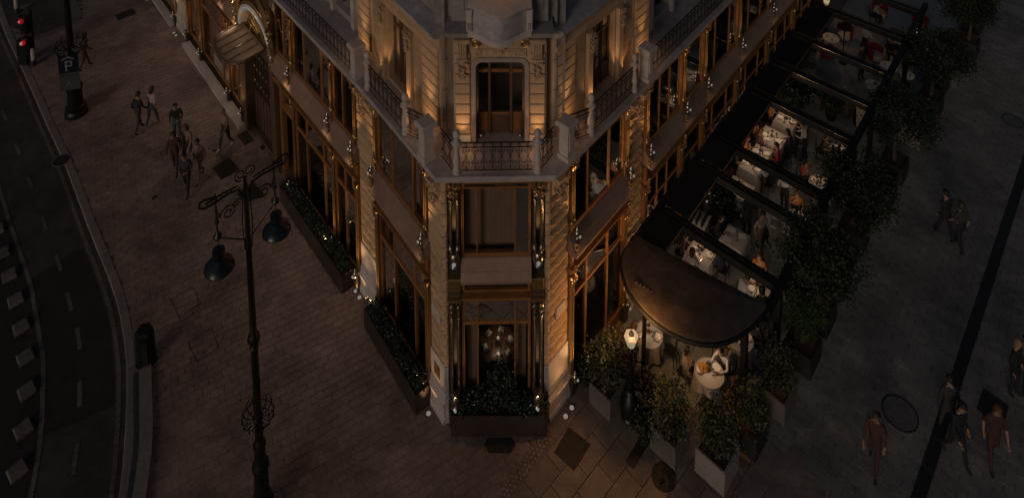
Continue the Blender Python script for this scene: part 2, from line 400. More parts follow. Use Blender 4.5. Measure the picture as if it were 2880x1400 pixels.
def pave(pname, poly, ang, L, Wd, material, ztop, parent, gap=.008, keep=300, jit=.003, skip=None, thick=.05):
    """running-bond stones; the nearest ones are pieces of their own, the rest one joined part"""
    ca, sa = cos(ang), sin(ang)
    us = [p[0]*ca+p[1]*sa for p in poly]; vs = [-p[0]*sa+p[1]*ca for p in poly]
    cells = []; rng = random.Random(3); row = 0; v = min(vs)
    while v < max(vs):
        u = min(us)-(L*.5 if row%2 else 0)+rng.uniform(-.03,.03)*L
        while u < max(us):
            c = (u*ca-v*sa, u*sa+v*ca)
            if inside(c, poly) and not (skip and any(inside(c, s) for s in skip)):
                x, y, d = proj((*c,0))
                cells.append((d if -40 < x < 2920 and -30 < y < 1440 else d+1e4, c))
            u += L
        v += Wd; row += 1
    cells.sort()
    base = MB(); base.tbox(-L/2+gap/2,L/2-gap/2,-Wd/2+gap/2,Wd/2-gap/2,-thick,0,.006); bdta = base.mesh(pname)
    bdta.materials.append(material)
    for d, c in cells[:keep]:
        part(pname, bdta, material, parent, TR(c[0],c[1],ztop+rng.uniform(-jit,jit),ang+rng.uniform(-.006,.006)))
    if len(cells) > keep:
        rest = MB()
        for d, c in cells[keep:]:
            z = ztop+rng.uniform(-jit,jit); w = L/2-gap/2; h = Wd/2-gap/2; e = .006
            q = []
            for (a, b, zz) in ((-w,-h,z-.02),(w,-h,z-.02),(w,h,z-.02),(-w,h,z-.02),(-w+e,-h+e,z),(w-e,-h+e,z),(w-e,h-e,z),(-w+e,h-e,z)):
                q.append((c[0]+a*ca-b*sa, c[1]+a*sa+b*ca, zz))
            rest.add(q, [(4,5,6,7),(0,1,5,4),(1,2,6,5),(2,3,7,6),(3,0,4,7)])
        m = bpy.data.meshes.new(pname+'_field'); m.from_pydata(rest.v, [], rest.f); m.materials.append(material)
        o = part(pname+'_field', m, material, parent); o['kind'] = 'stuff'

# covers let into the paving (corner points read in the photograph, flat on the ground)
COVERS = [
 ('access_cover', [(323,44),(373,24),(384,40),(332,59)], 'dark rectangular access cover near the top edge by the side street'),
 ('access_cover', [(666,381),(693,366),(715,395),(688,409)], 'dark square access cover in front of the carved entrance doors'),
 ('access_cover', [(598,472),(645,443),(673,479),(622,507)], 'large dark access cover on the pavement above the double-arm street lamp'),
 ('access_cover', [(665,545),(712,512),(745,552),(690,570)], 'dark access cover partly hidden behind the street lamp scrollwork'),
 ('access_cover', [(729,414),(746,405),(752,414),(737,424)], 'small dark cover close to the doorway with black opening'),
 ('access_cover', [(597,424),(606,420),(610,424),(601,429)], 'tiny dark valve cover in the pavement beside the walking group'),
 ('access_cover', [(426,556),(438,549),(442,555),(430,562)], 'tiny dark valve cover in the open pavement left of the street lamp'),
 ('access_cover', [(1599,1200),(1661.6,1250),(1615,1325),(1558,1272)], 'dark square metal cover on the pale slabs right of the corner planter'),
 ('access_cover', [(2765,1092),(2837,1142),(2822,1204),(2747,1150)], 'black square cover on the grey plaza beyond the dark drain band'),
 ('access_cover', [(1361,1250),(1372,1233),(1438,1232),(1450,1251),(1436,1274),(1375,1273)], 'dark hexagonal cover on the ground in front of the corner planter')]
HOLES = []
for nm, px, lab in COVERS:
    g = [G(*p) for p in px]; c = sum(g, Vector())/len(g)
    mb = MB(); mb.prism([(p.x-c.x,p.y-c.y) for p in g], .0, .010)
    e = [((p.x-c.x)*.93,(p.y-c.y)*.93) for p in g]; o = link('access_cover', mb.mesh('access_cover'), TR(c.x,c.y,.002), None, M['iron_cover'])
    tag(o, lab, 'cover')
    mb = MB(); mb.prism(e, .010, .014); part('lid', mb, M['iron_cover'], o)
for (x,y,r,lab) in [(173,452,.36,'round manhole cover with pale ring on the left road kerb'),(1867,1341,.36,'round dark manhole cover at the bottom between the stone planters'),
                    (2531,1162,.52,'round manhole cover on the grey plaza left of the dark drain band'),(2849,341,.45,'round manhole cover at the upper right edge of the plaza')]:
    c = G(x,y); o = thing('manhole_cover', lab, 'manhole', TR(c.x,c.y,.012 if x < 200 else .004))
    mb = MB(); mb.lathe([(r*.93,.0),(r,.0),(r,.012),(r*.93,.012),(r*.93,0)], seg=28); part('rim', mb, M['iron_cover'] if x > 200 else M['kerb'], o, smooth=True)
    mb = MB(); mb.lathe([(r*.92,.0),(r*.92,.006),(r*.4,.006),(r*.4,.010),(1e-4,.010)], seg=28); part('lid', mb, M['iron_cover'] if x not in (2531,2849) else M['plaza_lid'], o)
for i, px in enumerate([[(480,843),(541,806),(565,853),(503,893)],[(528,963),(594,922),(617,979),(553,1018)]]):
    g = [G(*p) for p in px]; c = sum(g, Vector())/4; mb = MB()
    for k in range(4):
        a = g[k]-c; b = g[(k+1)%4]-c; a2 = a*.955; b2 = b*.955
        mb.add([(a.x,a.y,.008),(b.x,b.y,.008),(b2.x,b2.y,.008),(a2.x,a2.y,.008)], [(0,1,2,3)])
    o = link('paved_hatch', mb.mesh('paved_hatch'), TR(c.x,c.y,0), None, M['iron_cover'])
    tag(o, ['upper of two paved hatches outlined by a thin dark frame beside the street lamp','lower of two paved hatches outlined by a thin dark frame beside the street lamp'][i], 'hatch')

# building plan (wall base lines), used by the paving and the facade
LC = Vector((-2.07,19.44)); RC = Vector((1.135,19.50)); LENA = 4.28
def dirv(a): return Vector((cos(radians(a)), sin(radians(a))))
LBP = LC+dirv(128.5)*LENA; RBP = RC+dirv(48.2)*LENA
LEND = LBP+dirv(131.5)*32; REND = RBP+dirv(48.8)*26
edge_in = [(p.x,p.y) for p in offset_line(EDGE, -.42)]
left_poly = [q for q in edge_in if q[1] > 14]+[(-.9,14),(-.9,17.2),(.95,19.35),(RC.x,RC.y+.3),(LC.x,LC.y+.2),(LBP.x+.2,LBP.y+.2),(LEND.x,LEND.y),(-34,47)]
SIDE = [(-25.9,37.35),(-24.45,39.2),(-25.4,40.9),(-29,46),(-36,46),(-33,42.2),(-28.0,38.6)]
pave('paver', left_poly, radians(29), .42, .24, M['paver'], 0.0, bed, skip=[SIDE])
mb = MB(); mb.add([(x,y,.0) for x,y in SIDE], [tuple(range(len(SIDE)))]); so_ = struct('side_street', mb, M['asphalt'])
def strip(name, a, b, w, z, parent, m):
    a = Vector((a[0],a[1])); b = Vector((b[0],b[1])); t = (b-a).normalized(); n_ = Vector((-t.y,t.x))*w/2
    mb = MB(); mb.add([(*(a-n_),z),(*(b-n_),z),(*(b+n_),z),(*(a+n_),z)], [(0,1,2,3)]); return part(name, mb, m, parent)
strip('stop_line', (-26.15,37.42), (-24.5,39.15), .34, .006, so_, M['paint'])
strip('stop_line', (-24.75,39.3), (-26.3,41.1), .62, .008, so_, M['paint'])
mb = MB(); tp = [G(52,20),G(88,8),G(74,32)]; mb.add([(p.x,p.y,.008) for p in tp], [(0,1,2)]); part('painted_triangle', mb, M['paint'], so_)
for a, b in (((-29.6,36.2),(-27.3,33.9)),((-31.0,37.6),(-30.2,36.8))): strip('zebra_bar', a, b, .7, ZR+.01, road, M['paint'])
# slabs right of the corner
T_IN0 = Vector((3.95,22.4)); T_IN1 = Vector((14.0,32.1))
slab_poly = [(-.9,14),(-.9,17.15),(1.1,19.2),(2.2,20.6),(3.7,22.1),(4.6,21.0),(8.6,18.4),(8.2,14)]
pave('slab', slab_poly, radians(44), .92, .62, M['slab'], .007, bed, gap=.016, keep=300)
# cobble band along the foot of the right front
cb = [(1.02,19.42),(1.36,19.2),(-.55,17.02),(-.9,17.28)]
pave('cobble', cb, radians(48), .13, .11, M['paver'], .006, bed, gap=.02, keep=120)
# terrace floor
terr_poly = [(3.2,22.3),(4.2,20.6),(7.3,19.0),(8.7,21.0),(13.3,26.0),(18.6,31.5),(29,43),(22,46),(T_IN1.x,T_IN1.y+1.2)]
pave('terrace_slab', terr_poly, radians(-38), .9, .6, M['terrace'], .014, bed, gap=.01, keep=260)
# grey plaza
plaza_poly = [(6.9,14),(7.2,18.4),(8.4,20.9),(13.2,26.2),(18.5,31.6),(29,43),(40,43),(40,14)]
pave('plaza_paver', plaza_poly, radians(-40), .5, .25, M['paver_grey'], .0, bed, keep=300, gap=.010, jit=.002)
# dark stone bands
def band(a, b, w, name, lab):
    a = Vector(a); b = Vector(b); t = (b-a).normalized(); n_ = int((b-a).length/1.0); st = (b-a).length/n_
    m = MB(); m.tbox(-st/2+.006,st/2-.006,-w/2,w/2,-.03,.006,.004); d = m.mesh('band_stone')
    for i in range(n_):
        p = a+t*st*(i+.5); part('band_stone', d, M['inlay'], bed, TR(p.x,p.y,.004,atan2(t.y,t.x)))
band((3.42,18.37),(16.2,32.7),.30,'dark_band','')
band((8.6,14.6),(27.5,34.6),.34,'drain','')
# low kerb strip with a bluish channel beside the road, near the bottom
kb = smooth_line([(-12.18,20.85),(-11.75,20.0),(-11.2,18.9),(-10.75,17.6),(-10.35,16.2),(-10.1,14.5)], 3)
root = thing('stone_edging', 'long pale stone edging strip with a bluish channel beside the road, bottom left', 'edging', TR(-11.2,18.9,0))
mb = MB(); ribbon(mb, [p-Vector((-11.2,18.9)) for p in kb], -.06, -.42, .10); a = offset_line([p-Vector((-11.2,18.9)) for p in kb], -.06); b = offset_line([p-Vector((-11.2,18.9)) for p in kb], -.42)
for L_ in (a, b):
    n = len(L_); mb.add([(p.x,p.y,.0) for p in L_]+[(p.x,p.y,.10) for p in L_], [(i,i+1,n+i+1,n+i) for i in range(n-1)])
part('edging_stone', mb, M['kerb'], root)
mb = MB(); ribbon(mb, [p-Vector((-11.2,18.9)) for p in kb], .10, -.05, .014); part('channel', mb, M['blue_film'], root)
mb = MB(); ribbon(mb, [p-Vector((-11.2,18.9)) for p in kb], .28, .11, .018); part('kerb_margin', mb, M['kerb'], root)
# ================================================================== CORNER BUILDING
BX, BY = -.47, 19.5
BLD = thing('corner_building', 'ornate stone corner building with copper-brown shopfronts, lit balconies and chamfered corner', 'building', TR(BX,BY,0))
class Frame:
    """wall frame: u along the wall away from the corner, o outward, z up"""
    def __init__(self, org, ang, right):
        self.s = -1 if right else 1; self.M = TR(org.x, org.y, 0, radians(ang+(180 if right else 0)))
    def mb(self): return MB(self.s)
    def at(self, u=0, o=0, z=0): return self.M @ Matrix.Translation((u*self.s,o,z))
FLA = Frame(LC,128.5,False); FLB = Frame(LBP,131.5,False)
FRA = Frame(RC,48.2,True); FRB = Frame(RBP,48.8,True)
FC = Frame(LC,1.07,True); CW = (RC-LC).length
def fp(name, mb, m, fr, at=(0,0,0), parent=None, smooth=False):
    d = mb.mesh(name, smooth) if isinstance(mb, MB) else mb
    return link(name, d, fr.at(*at), parent or BLD, m)
SHARED = {}
def shared(key, fn, smooth=False):
    if key not in SHARED: SHARED[key] = fn().mesh(key if isinstance(key,str) else key[0], smooth)
    return SHARED[key]

# ---- plan helpers: the wall polyline, offset outward with mitres
PLAN = [LEND, LBP, LC, RC, RBP, REND]
def plan_off(o, pts=None):
    P = pts or PLAN; out = []
    for i in range(len(P)):
        ns = []
        for a, b in ((i-1,i),(i,i+1)):
            if 0 <= a and b < len(P):
                t = (P[b]-P[a]).normalized(); ns.append(Vector((t.y,-t.x)))
        if len(ns) == 1: out.append(P[i]+ns[0]*o)
        else:
            n_ = (ns[0]+ns[1]).normalized(); out.append(P[i]+n_*(o/max(n_.dot(ns[0]),.3)))
    return out
def bprism(name, outer, inner, z0, z1, m, parent=None):
    """band between two plan polylines, in the building's coordinates"""
    poly = [(p.x-BX,p.y-BY) for p in outer]+[(p.x-BX,p.y-BY) for p in reversed(inner)]
    mb = MB(); n = len(outer)
    for i in range(n-1):
        a, b, c, d = poly[i], poly[i+1], poly[2*n-2-i], poly[2*n-1-i]
        mb.add([(a[0],a[1],z0),(b[0],b[1],z0),(c[0],c[1],z0),(d[0],d[1],z0),(a[0],a[1],z1),(b[0],b[1],z1),(c[0],c[1],z1),(d[0],d[1],z1)],
               [(0,3,2,1),(4,5,6,7),(0,1,5,4),(2,3,7,6)]+([(3,0,4,7)] if i == 0 else [])+([(1,2,6,5)] if i == n-2 else []))
    return part(name, mb, m, parent or BLD)

# ---- inner core, floors, slab, upper storeys
core = [(p.x-BX,p.y-BY) for p in plan_off(-2.4)]
mb = MB(); mb.prism(core, 0, 8.3); part('inner_wall', mb, M['interior'], BLD)
bprism('shop_floor', plan_off(-.1), plan_off(-2.5), 0.0, .22, M['wood_dark'])
bprism('mezzanine_floor', plan_off(-.22), plan_off(-2.45), 4.62, 5.02, M['interior'])
bprism('shop_ceiling', plan_off(-.22), plan_off(-2.45), 8.12, 8.3, M['interior'])
bprism('cornice_soffit', plan_off(.10), plan_off(-.9), 8.30, 8.40, M['stone'])
bprism('cornice_moulding', plan_off(.20), plan_off(-.9), 8.40, 8.50, M['stone'])
slab = bprism('balcony_slab', plan_off(.28), plan_off(-1.6), 8.50, 8.66, M['slab_top'])

# ---- shopfront bays
PANE = {}
def window(fr, u0, u1, z0, z1, mull, name, trans=None, o=-.10, curtain=None, cz=None, fw=.06):
    """frame with jambs, sill and head (the part); mullions, transoms and panes are its pieces"""
    mb = fr.mb(); d0, d1 = o-.10, o+.03
    mb.box(u0,u0+fw,d0,d1,z0,z1); mb.box(u1-fw,u1,d0,d1,z0,z1)
    mb.box(u0+fw,u1-fw,d0,d1,z0,z0+.13); mb.box(u0+fw,u1-fw,d0,d1,z1-.10,z1)
    w = fp(name, mb, M['wood'], fr)
    xs = [u0+fw]+list(mull)+[u1-fw]
    for m_ in mull:
        mb = fr.mb(); mb.cbox(m_-.028,m_+.028,d0+.01,d1+.012,z0+.13,z1-.10,.012); fp('mullion', mb, M['wood'], fr, parent=w)
    rows = [(z0+.13,z1-.10)]
    if trans:
        mb = fr.mb()
        for a, b in zip(xs[:-1], xs[1:]):
            a2 = a+(.028 if a in mull else 0); b2 = b-(.028 if b in mull else 0)
            mb.cbox(a2,b2,d0+.02,d1+.012,trans-.045,trans+.045,.012)
        fp('transom', mb, M['wood'], fr, parent=w); rows = [(z0+.13,trans-.045),(trans+.045,z1-.10)]
    for a, b in zip(xs[:-1], xs[1:]):
        for r0, r1 in rows:
            mb = fr.mb(); mb.add([(a,o-.01,r0),(b,o-.01,r0),(b,o-.01,r1),(a,o-.01,r1)], [(0,1,2,3)]); fp('pane', mb, M['glass'], fr, parent=w)
    if curtain:
        c0, c1 = cz or (z0, z1)
        for a, b in curtain:
            mb = fr.mb(); n = max(4, int((b-a)/.07)); P = []
            for i in range(n+1):
                P.append((a+(b-a)*i/n, o-.34+(.007 if i%2 else -.0)))
            mb.add([(p[0],p[1],c0) for p in P]+[(p[0],p[1],c1) for p in P], [(i,i+1,n+2+i,n+1+i) for i in range(n)])
            fp('curtain', mb, M['curtain'], fr, parent=w)
    return w
def bay(fr, u0, u1, mull, ground=True, mezz=True, trans=3.25, curtain=None, sill=True, gz=.36, mcur=None):
    u0 -= .03; u1 += .03
    if ground: window(fr, u0, u1, gz, 4.28, mull, 'shop_window', trans, curtain=curtain)
    if mezz: window(fr, u0, u1, 5.68, 8.05, mull, 'mezzanine_window', None, curtain=mcur)
    if sill:
        w0, w1 = u0, u1; u0 -= .119; u1 += .119
        mb = fr.mb(); mb.extr([(-.20,4.28),(-.02,4.28),(.04,4.34),(.04,4.40),(.11,4.44),(.11,4.50),(-.20,4.56)], u0, u1); c = fp('shop_cornice', mb, M['wood'], fr)
        dm = shared('dentil', lambda: MB().cbox(-.035,.035,0,.035,-.03,.03,.008))
        k = int((u1-u0)/.14)
        for i in range(k): fp('dentil', dm, M['wood'], fr, (u0+(i+.5)*(u1-u0)/k,.04,4.372), c)
        mb = fr.mb(); mb.box(u0,u1,-.20,-.10,4.56,5.0); f = fp('fascia_panel', mb, M['panel_dark'], fr)
        mb = fr.mb(); mb.box(u0+.06,u1-.06,-.10,-.07,4.60,4.64); mb.box(u0+.06,u1-.06,-.10,-.07,4.92,4.96); fp('fascia_trim', mb, M['wood'], fr, parent=f)
        mb = fr.mb(); mb.extr([(-.24,5.0),(.20,5.0),(.26,5.03),(.26,5.11),(.09,5.34),(.115,5.385),(-.07,5.60),(-.24,5.66)], u0, u1); fp('sloped_sill', mb, M['sill'], fr)
        mb = fr.mb(); mb.extr([(-.24,8.05),(.0,8.05),(.05,8.10),(.05,8.16),(.10,8.20),(.10,8.298),(-.24,8.298)], u0, u1); fp('head_moulding', mb, M['wood'], fr)

def colonette(z0, z1, r=.04):
    h = z1-z0
    return MB().lathe([(r*1.9,0),(r*1.9,.06),(r*1.2,.09),(r*1.5,.13),(r,.17),(r*.92,h*.5),(r*.86,h-.30),(r*1.4,h-.28),(r*1.0,h-.24),(r*1.0,h-.16),(r*1.9,h-.12),(r*1.9,h-.06),(r*2.3,h-.03),(r*2.3,h)], (0,0,z0), 10)
def globe_lamp():
    return MB().lathe([(.015,-.12),(.05,-.11),(.035,-.08),(.07,-.05),(.10,.02),(.105,.07),(.085,.13),(.042,.17),(.052,.20),(.035,.23),(.014,.27),(1e-4,.30)], seg=14)
def leafwork(seed, n, w, h, d):
    """carved foliage: curled tapering fronds hung in a drop"""
    r = random.Random(seed); mb = MB()
    for i in range(n):
        x = r.uniform(-w,w); z = -r.random()**1.3*h; x *= (1+z/h*.75); a = r.uniform(0,2*pi); L = r.uniform(.07,.16)
        pts = []
        for k in range(6):
            t = k/5; aa = a+t*r.uniform(1.2,2.4); pts.append((x+cos(aa)*L*t, d*(.3+.7*sin(pi*t)), z+sin(aa)*L*t))
        mb.tube(pts, [.012,.026,.03,.026,.018,.008], 5)
    return mb
LAMPS_U = []
def post(fr, u, w=.24, ground=True, mezz=True, power=5., gpower=3., pier_side=0):
    mb = fr.mb(); w *= .72
    if ground: mb.cbox(u-w/2,u+w/2,-.26,-.04,.30,4.28,.02)
    if mezz: mb.cbox(u-w/2,u+w/2,-.26,-.04,5.60,8.05,.02)
    mb.cbox(u-w/2,u+w/2,-.098,.02,4.52,4.99,.02)
    p = fp('window_post', mb, M['wood'], fr)
    cg = shared('colonette_low', lambda: colonette(.62,4.26), True); cm = shared('colonette_high', lambda: colonette(6.02,8.03,.036), True)
    gl = shared('globe_ornament', globe_lamp, True)
    for s in (-1,1):
        if ground: fp('colonette', cg, M['brass'], fr, (u+s*.055,.015,0), p, True)
        if mezz: fp('colonette', cm, M['brass'], fr, (u+s*.05,.012,0), p, True)
    if mezz:
        b = fp('globe_ornament', gl, M['silver'], fr, (u,.17,5.72), p)
        fp('bulb', shared('bulb', lambda: MB().sph((0,0,0),.042,8,6)), M['bulb_white'], fr, (u,.275,5.73), p)
        lw = shared('bracket_foliage', lambda: leafwork(5,16,.13,.5,.10), True)
        fp('bracket_foliage', lw, M['gold'], fr, (u,.10,5.5), p); fp('capital_foliage', shared('capital_foliage', lambda: leafwork(9,14,.13,.34,.09), True), M['gold'], fr, (u,.06,8.3), p)
        fp('drop_foliage', shared('drop_foliage', lambda: leafwork(12,12,.09,.42,.07), True), M['gold'], fr, (u,.06,4.55), p)
        if power:
            lamp(p, 'added_street_wash', (u*fr.s,.44,5.78), power*(3.5 if fr is FLA else (12 if u > 5 else 7) if fr.s > 0 else 1.2), (1,.70,.46), .06, 88, (0,.20,-1), 1.0)  # extra down spot added at the globe lamp to warm the pavement
            lamp(p, 'post_uplight', (u*fr.s,.38,6.0), power*12, (1,.54,.21), .06, 72, (0,-.16,1), .9)
    if ground:
        mb = fr.mb(); mb.cbox(u-w/2-.04,u+w/2+.04,-.26,.14,.0,.34,.03); mb.cbox(u-.13,u+.13,-.02,.14,.34,.62,.03); fp('post_base', mb, M['col_dark'], fr, parent=p)
        fp('foot_ornament', gl, M['silver'], fr, (u,.16,.62), p)
        fp('bulb', shared('bulb', None), M['bulb_white'], fr, (u,.265,.63), p)
        if gpower:
            lamp(p, 'foot_uplight', (u*fr.s,.40,.85), gpower*25, (1,.54,.21), .06, 72, (0,-.16,1), .9)
    return p

# ---- rusticated stone piers
def pier(fr, u0, u1, seed=0, smooth_from=5.6, top=8.28, base=True, ornament=True):
    mb = fr.mb(); mb.box(u0+.01,u1-.01,-.60,-.20,0,top); p = fp('stone_pier', mb, M['stone'], fr)
    if base:
        mb = fr.mb(); mb.extr([(-.21,0),(.06,0),(.06,.16),(.02,.20),(.02,.58),(.06,.62),(.06,.70),(-.02,.78),(-.02,.90),(-.05,.98),(-.21,.98)], u0-.04, u1+.04); fp('plinth', mb, M['stone_pale'], fr, parent=p)
        mb = fr.mb(); mb.cbox(u0,u1,-.21,-.045,.99,1.92,.02); fp('plinth_panel', mb, M['stone_pale'], fr, parent=p)
    z = 1.94 if base else .02; k = 0; h = .37
    d1 = {}
    while z+h <= top+.01:
        sm = z >= smooth_from; key = ('stone_block', round(u1-u0,3), sm, k%3)
        def blk(w=(u1-u0)/2, sm=sm, kk=k):
            b = MB(); r = random.Random(kk*7+1)
            if sm: return b.cbox(-w,w,-.09,.10,.022,h-.022,.04)
            # rock-faced: a small grid pushed about
            nx, nz = 7, 4; vs = []; fs = []
            for j in range(nz+1):
                for i in range(nx+1):
                    e = i in (0,nx) or j in (0,nz); vs.append((-w+2*w*i/nx, .03 if e else .06+r.random()*.032, .018+(h-.036)*j/nz))
            for j in range(nz):
                for i in range(nx): q = j*(nx+1)+i; fs.append((q,q+1,q+nx+2,q+nx+1))
            b.add(vs, fs); n_ = nx+1
            b.add([(-w,-.09,.012),(w,-.09,.012),(w,-.09,h-.012),(-w,-.09,h-.012),(-w,.03,.012),(w,.03,.012),(w,.03,h-.012),(-w,.03,h-.012)], [(0,4,5,1),(1,5,6,2),(2,6,7,3),(3,7,4,0)])
            return b
        fp('stone_block', shared(key, blk), M['stone'] if sm else M['stone_rough'], fr, ((u0+u1)/2,-.12,z), p)
        z += h; k += 1
    if ornament:
        fp('carved_garland', shared('carved_garland', lambda: leafwork(21,44,.34,.85,.12), True), M['carved'], fr, ((u0+u1)/2,-.02,8.15), p)
    return p
P_L0 = pier(FLA, 0.0, .80); P_R0 = pier(FRA, 0.02, 1.0, smooth_from=9)
P_L1 = pier(FLB, .02, 1.08); P_R1 = pier(FRB, .02, 1.0, smooth_from=9)
# small plaques and a niche on the corner piers
for fr, u in ((FLA,.42),(FRA,.55)):
    mb = fr.mb(); mb.cbox(u-.22,u+.22,-.05,.0,3.25,3.62,.012); pl = fp('plaque', mb, M['stone_pale'], fr)
    mb = fr.mb(); mb.box(u-.17,u+.17,.0,.004,3.31,3.34); mb.box(u-.15,u+.12,.0,.004,3.42,3.45); mb.box(u-.17,u+.15,.0,.004,3.52,3.55); fp('inscription', mb, M['stone'], fr, parent=pl)
mb = FLA.mb(); mb.cbox(.28,.60,-.05,-.034,1.22,1.62,.005); fp('vent_plate', mb, M['wood_dark'], FLA)
# quoins returning on the chamfer
def quoin():
    return MB().cbox(-.078,.078,-.1,.06,.012,.358,.045)
for k in range(17):
    for u in (.08, CW-.08): fp('quoin_block', shared('quoin_block', quoin), M['stone'], FC, (u,-.07,1.94+k*.37))
for u0, u1 in ((.0,.165),(CW-.165,CW)):
    mb = FC.mb(); mb.box(u0+.02,u1-.02,-.6,-.14,0,8.28); q = fp('quoin_pier', mb, M['stone'], FC)
    mb = FC.mb(); mb.cbox(u0,u1,-.14,.02,0,.9,.03); mb.cbox(u0+.01,u1-.01,-.14,-.03,.9,1.92,.02); fp('plinth', mb, M['stone_grey'], FC, parent=q)

# ---- left front
bay(FLA, .98, 4.02, [1.75,3.05], curtain=[(1.0,1.7)], mcur=[(1.1,1.75),(1.8,3.0)])
post(FLA, .90, .18); post(FLA, 4.10, .18)
bay(FLB, 1.30, 2.80, [2.15], curtain=[(1.35,1.7)]); post(FLB, 1.19, .2); post(FLB, 2.92, .24)
bay(FLB, 3.04, 6.12, [3.80,5.25], mcur=[(3.9,5.2)], curtain=[(3.9,4.3)]); post(FLB, 6.24, .24)
bay(FLB, 6.36, 7.80, [7.1], ground=False)
# dark doorway beside the entrance
mb = FLB.mb(); mb.box(6.36,6.50,-.3,-.1,.2,4.28); mb.box(7.62,7.80,-.3,-.1,.2,4.28); mb.box(6.50,7.62,-.3,-.1,3.2,3.35); dw = fp('doorway_frame', mb, M['wood'], FLB)
mb = FLB.mb(); mb.add([(6.5,-.2,3.35),(7.62,-.2,3.35),(7.62,-.2,4.28),(6.5,-.2,4.28)], [(0,1,2,3)]); fp('pane', mb, M['glass'], FLB, parent=dw)
mb = FLB.mb(); mb.box(6.52,7.6,-1.5,-1.44,.2,3.2); fp('door', mb, M['col_dark'], FLB, parent=dw)
# beyond the entrance
bay(FLB, 11.77, 13.26, [12.5], gz=.5); post(FLB, 11.65, .24); post(FLB, 13.38, .24)
bay(FLB, 13.50, 17.07, [14.4,15.9], gz=.5, curtain=[(14.5,15.8)]); post(FLB, 17.19, .24, power=4)
bay(FLB, 17.31, 19.16, [18.2], gz=.5); post(FLB, 19.28, .2, power=4)
pier(FLB, 19.42, 21.2, ornament=False)
bay(FLB, 21.4, 25.0, [22.6,23.9], gz=.5); post(FLB, 21.3, .2, power=3)
bay(FLB, 25.2, 29.0, [26.4,27.8], gz=.5)
mb = FLB.mb(); mb.box(11.4,19.2,-.02,.40,0,.17); fp('doorstep', mb, M['stone_pale'], FLB)
mb = FLB.mb(); mb.box(21.3,29,-.02,.36,0,.17); fp('doorstep', mb, M['stone_pale'], FLB)
# ---- right front
bay(FRA, 1.12, 4.02, [1.95,3.15]); post(FRA, 1.10, .18); post(FRA, 4.10, .18)
bay(FRB, 1.24, 3.63, [2.05,2.75]); post(FRB, 1.12, .2); post(FRB, 3.75, .24)
bay(FRB, 3.87, 5.36, []); post(FRB, 5.48, .24)
bay(FRB, 5.60, 8.49, [6.4,7.7]); post(FRB, 8.61, .24)
bay(FRB, 8.73, 11.79, [9.6,10.9]); post(FRB, 11.91, .24, power=4)
bay(FRB, 12.03, 15.0, [13.0,14.1]); post(FRB, 15.12, .24, power=4)
bay(FRB, 15.24, 18.3, [16.3,17.4]); post(FRB, 18.4, .24, power=3)

# ---- chamfer front: paired dark columns, big windows
bay(FC, .62, CW-.62, [1.04,CW-1.04], trans=3.42, sill=False, gz=.5, curtain=[(.70,1.02),(CW-1.02,CW-.70)], mcur=[(.66,1.02),(1.06,CW-1.06),(CW-1.02,CW-.66)])
mb = FC.mb(); mb.box(.17,.62,-.30,-.12,0,8.05); mb.box(CW-.62,CW-.17,-.30,-.12,0,8.05); cp = fp('chamfer_backing', mb, M['col_dark'], FC)
for a, b in ((.565,.615),(CW-.615,CW-.565)):
    mb = FC.mb(); mb.cbox(a,b,-.12,-.04,.3,4.28,.02); mb.cbox(a,b,-.12,-.04,5.66,8.05,.02); fp('chamfer_jamb', mb, M['wood'], FC, parent=cp)
cl = shared('chamfer_column_low', lambda: MB().lathe([(.085,0),(.085,.08),(.06,.12),(.075,.16),(.055,.2),(.055,2.9),(.075,2.95),(.055,3.0),(.055,3.1),(.09,3.16),(.09,3.24),(.06,3.3),(.095,3.36),(.095,3.44)],(0,0,.84),12), True)
ch = shared('chamfer_column_high', lambda: MB().lathe([(.08,0),(.08,.06),(.055,.1),(.07,.14),(.05,.18),(.05,1.62),(.07,1.66),(.05,1.7),(.05,1.78),(.085,1.84),(.085,1.9),(.06,1.95),(.09,2.0),(.09,2.06)],(0,0,6.02),12), True)
for cu in (.365, CW-.365):
    for s in (-1,1):
        fp('chamfer_column', cl, M['silver'], FC, (cu+s*.105,.02,0), cp); fp('chamfer_column', ch, M['silver'], FC, (cu+s*.105,.02,0), cp)
    for q in ((.195,.10,4.28,4.44),(.19,.07,4.44,5.05),(.20,.13,8.06,8.28)):
        mb = FC.mb(); mb.cbox(cu-q[0],cu+q[0],-.12,q[1],q[2]+.001,q[3],.025); fp('entablature_block', mb, M['brass'], FC, parent=cp)
    g2 = shared('chamfer_globe', lambda: MB().lathe([(.10,-.14),(.13,-.10),(.09,-.05),(.13,0),(.16,.10),(.15,.22),(.10,.30),(.13,.34),(.13,.38),(.02,.40)], seg=14), True)
    fp('globe_ornament', g2, M['silver'], FC, (cu,.10,5.70), cp); fp('bulb', shared('bulb2', lambda: MB().sph((0,0,0),.06,8,6)), M['bulb_white'], FC, (cu,.26,5.78), cp)
    lamp(cp, 'post_uplight', (cu*FC.s,.40,6.05), 12, (1,.56,.22), .06, 70, (0,-.22,1), .9)
    mb = FC.mb(); mb.cbox(cu-.19,cu+.19,-.12,.14,0,.84,.03); fp('column_pedestal', mb, M['col_dark'], FC, parent=cp)
    fp('globe_ornament', g2, M['silver'], FC, (cu,.22,.98), cp); fp('bulb', shared('bulb', None), M['bulb_white'], FC, (cu,.40,.96), cp)
    lamp(cp, 'foot_uplight', (cu*FC.s,.44,1.25), 10, (1,.62,.3), .06, 66, (0,-.18,1), .9)
    for k in range(3):
        mb = FC.mb(); zz = (4.46,4.62,8.0)[k]; mb.box(cu-.205,cu+.205,.06,.15-.02*k,zz,zz+.045); fp('bronze_ring', mb, M['silver'], FC, parent=cp)
    fp('capital_foliage', shared('chamfer_foliage', lambda: leafwork(33,26,.24,.35,.10), True), M['gold'], FC, (cu,.12,8.32), cp)
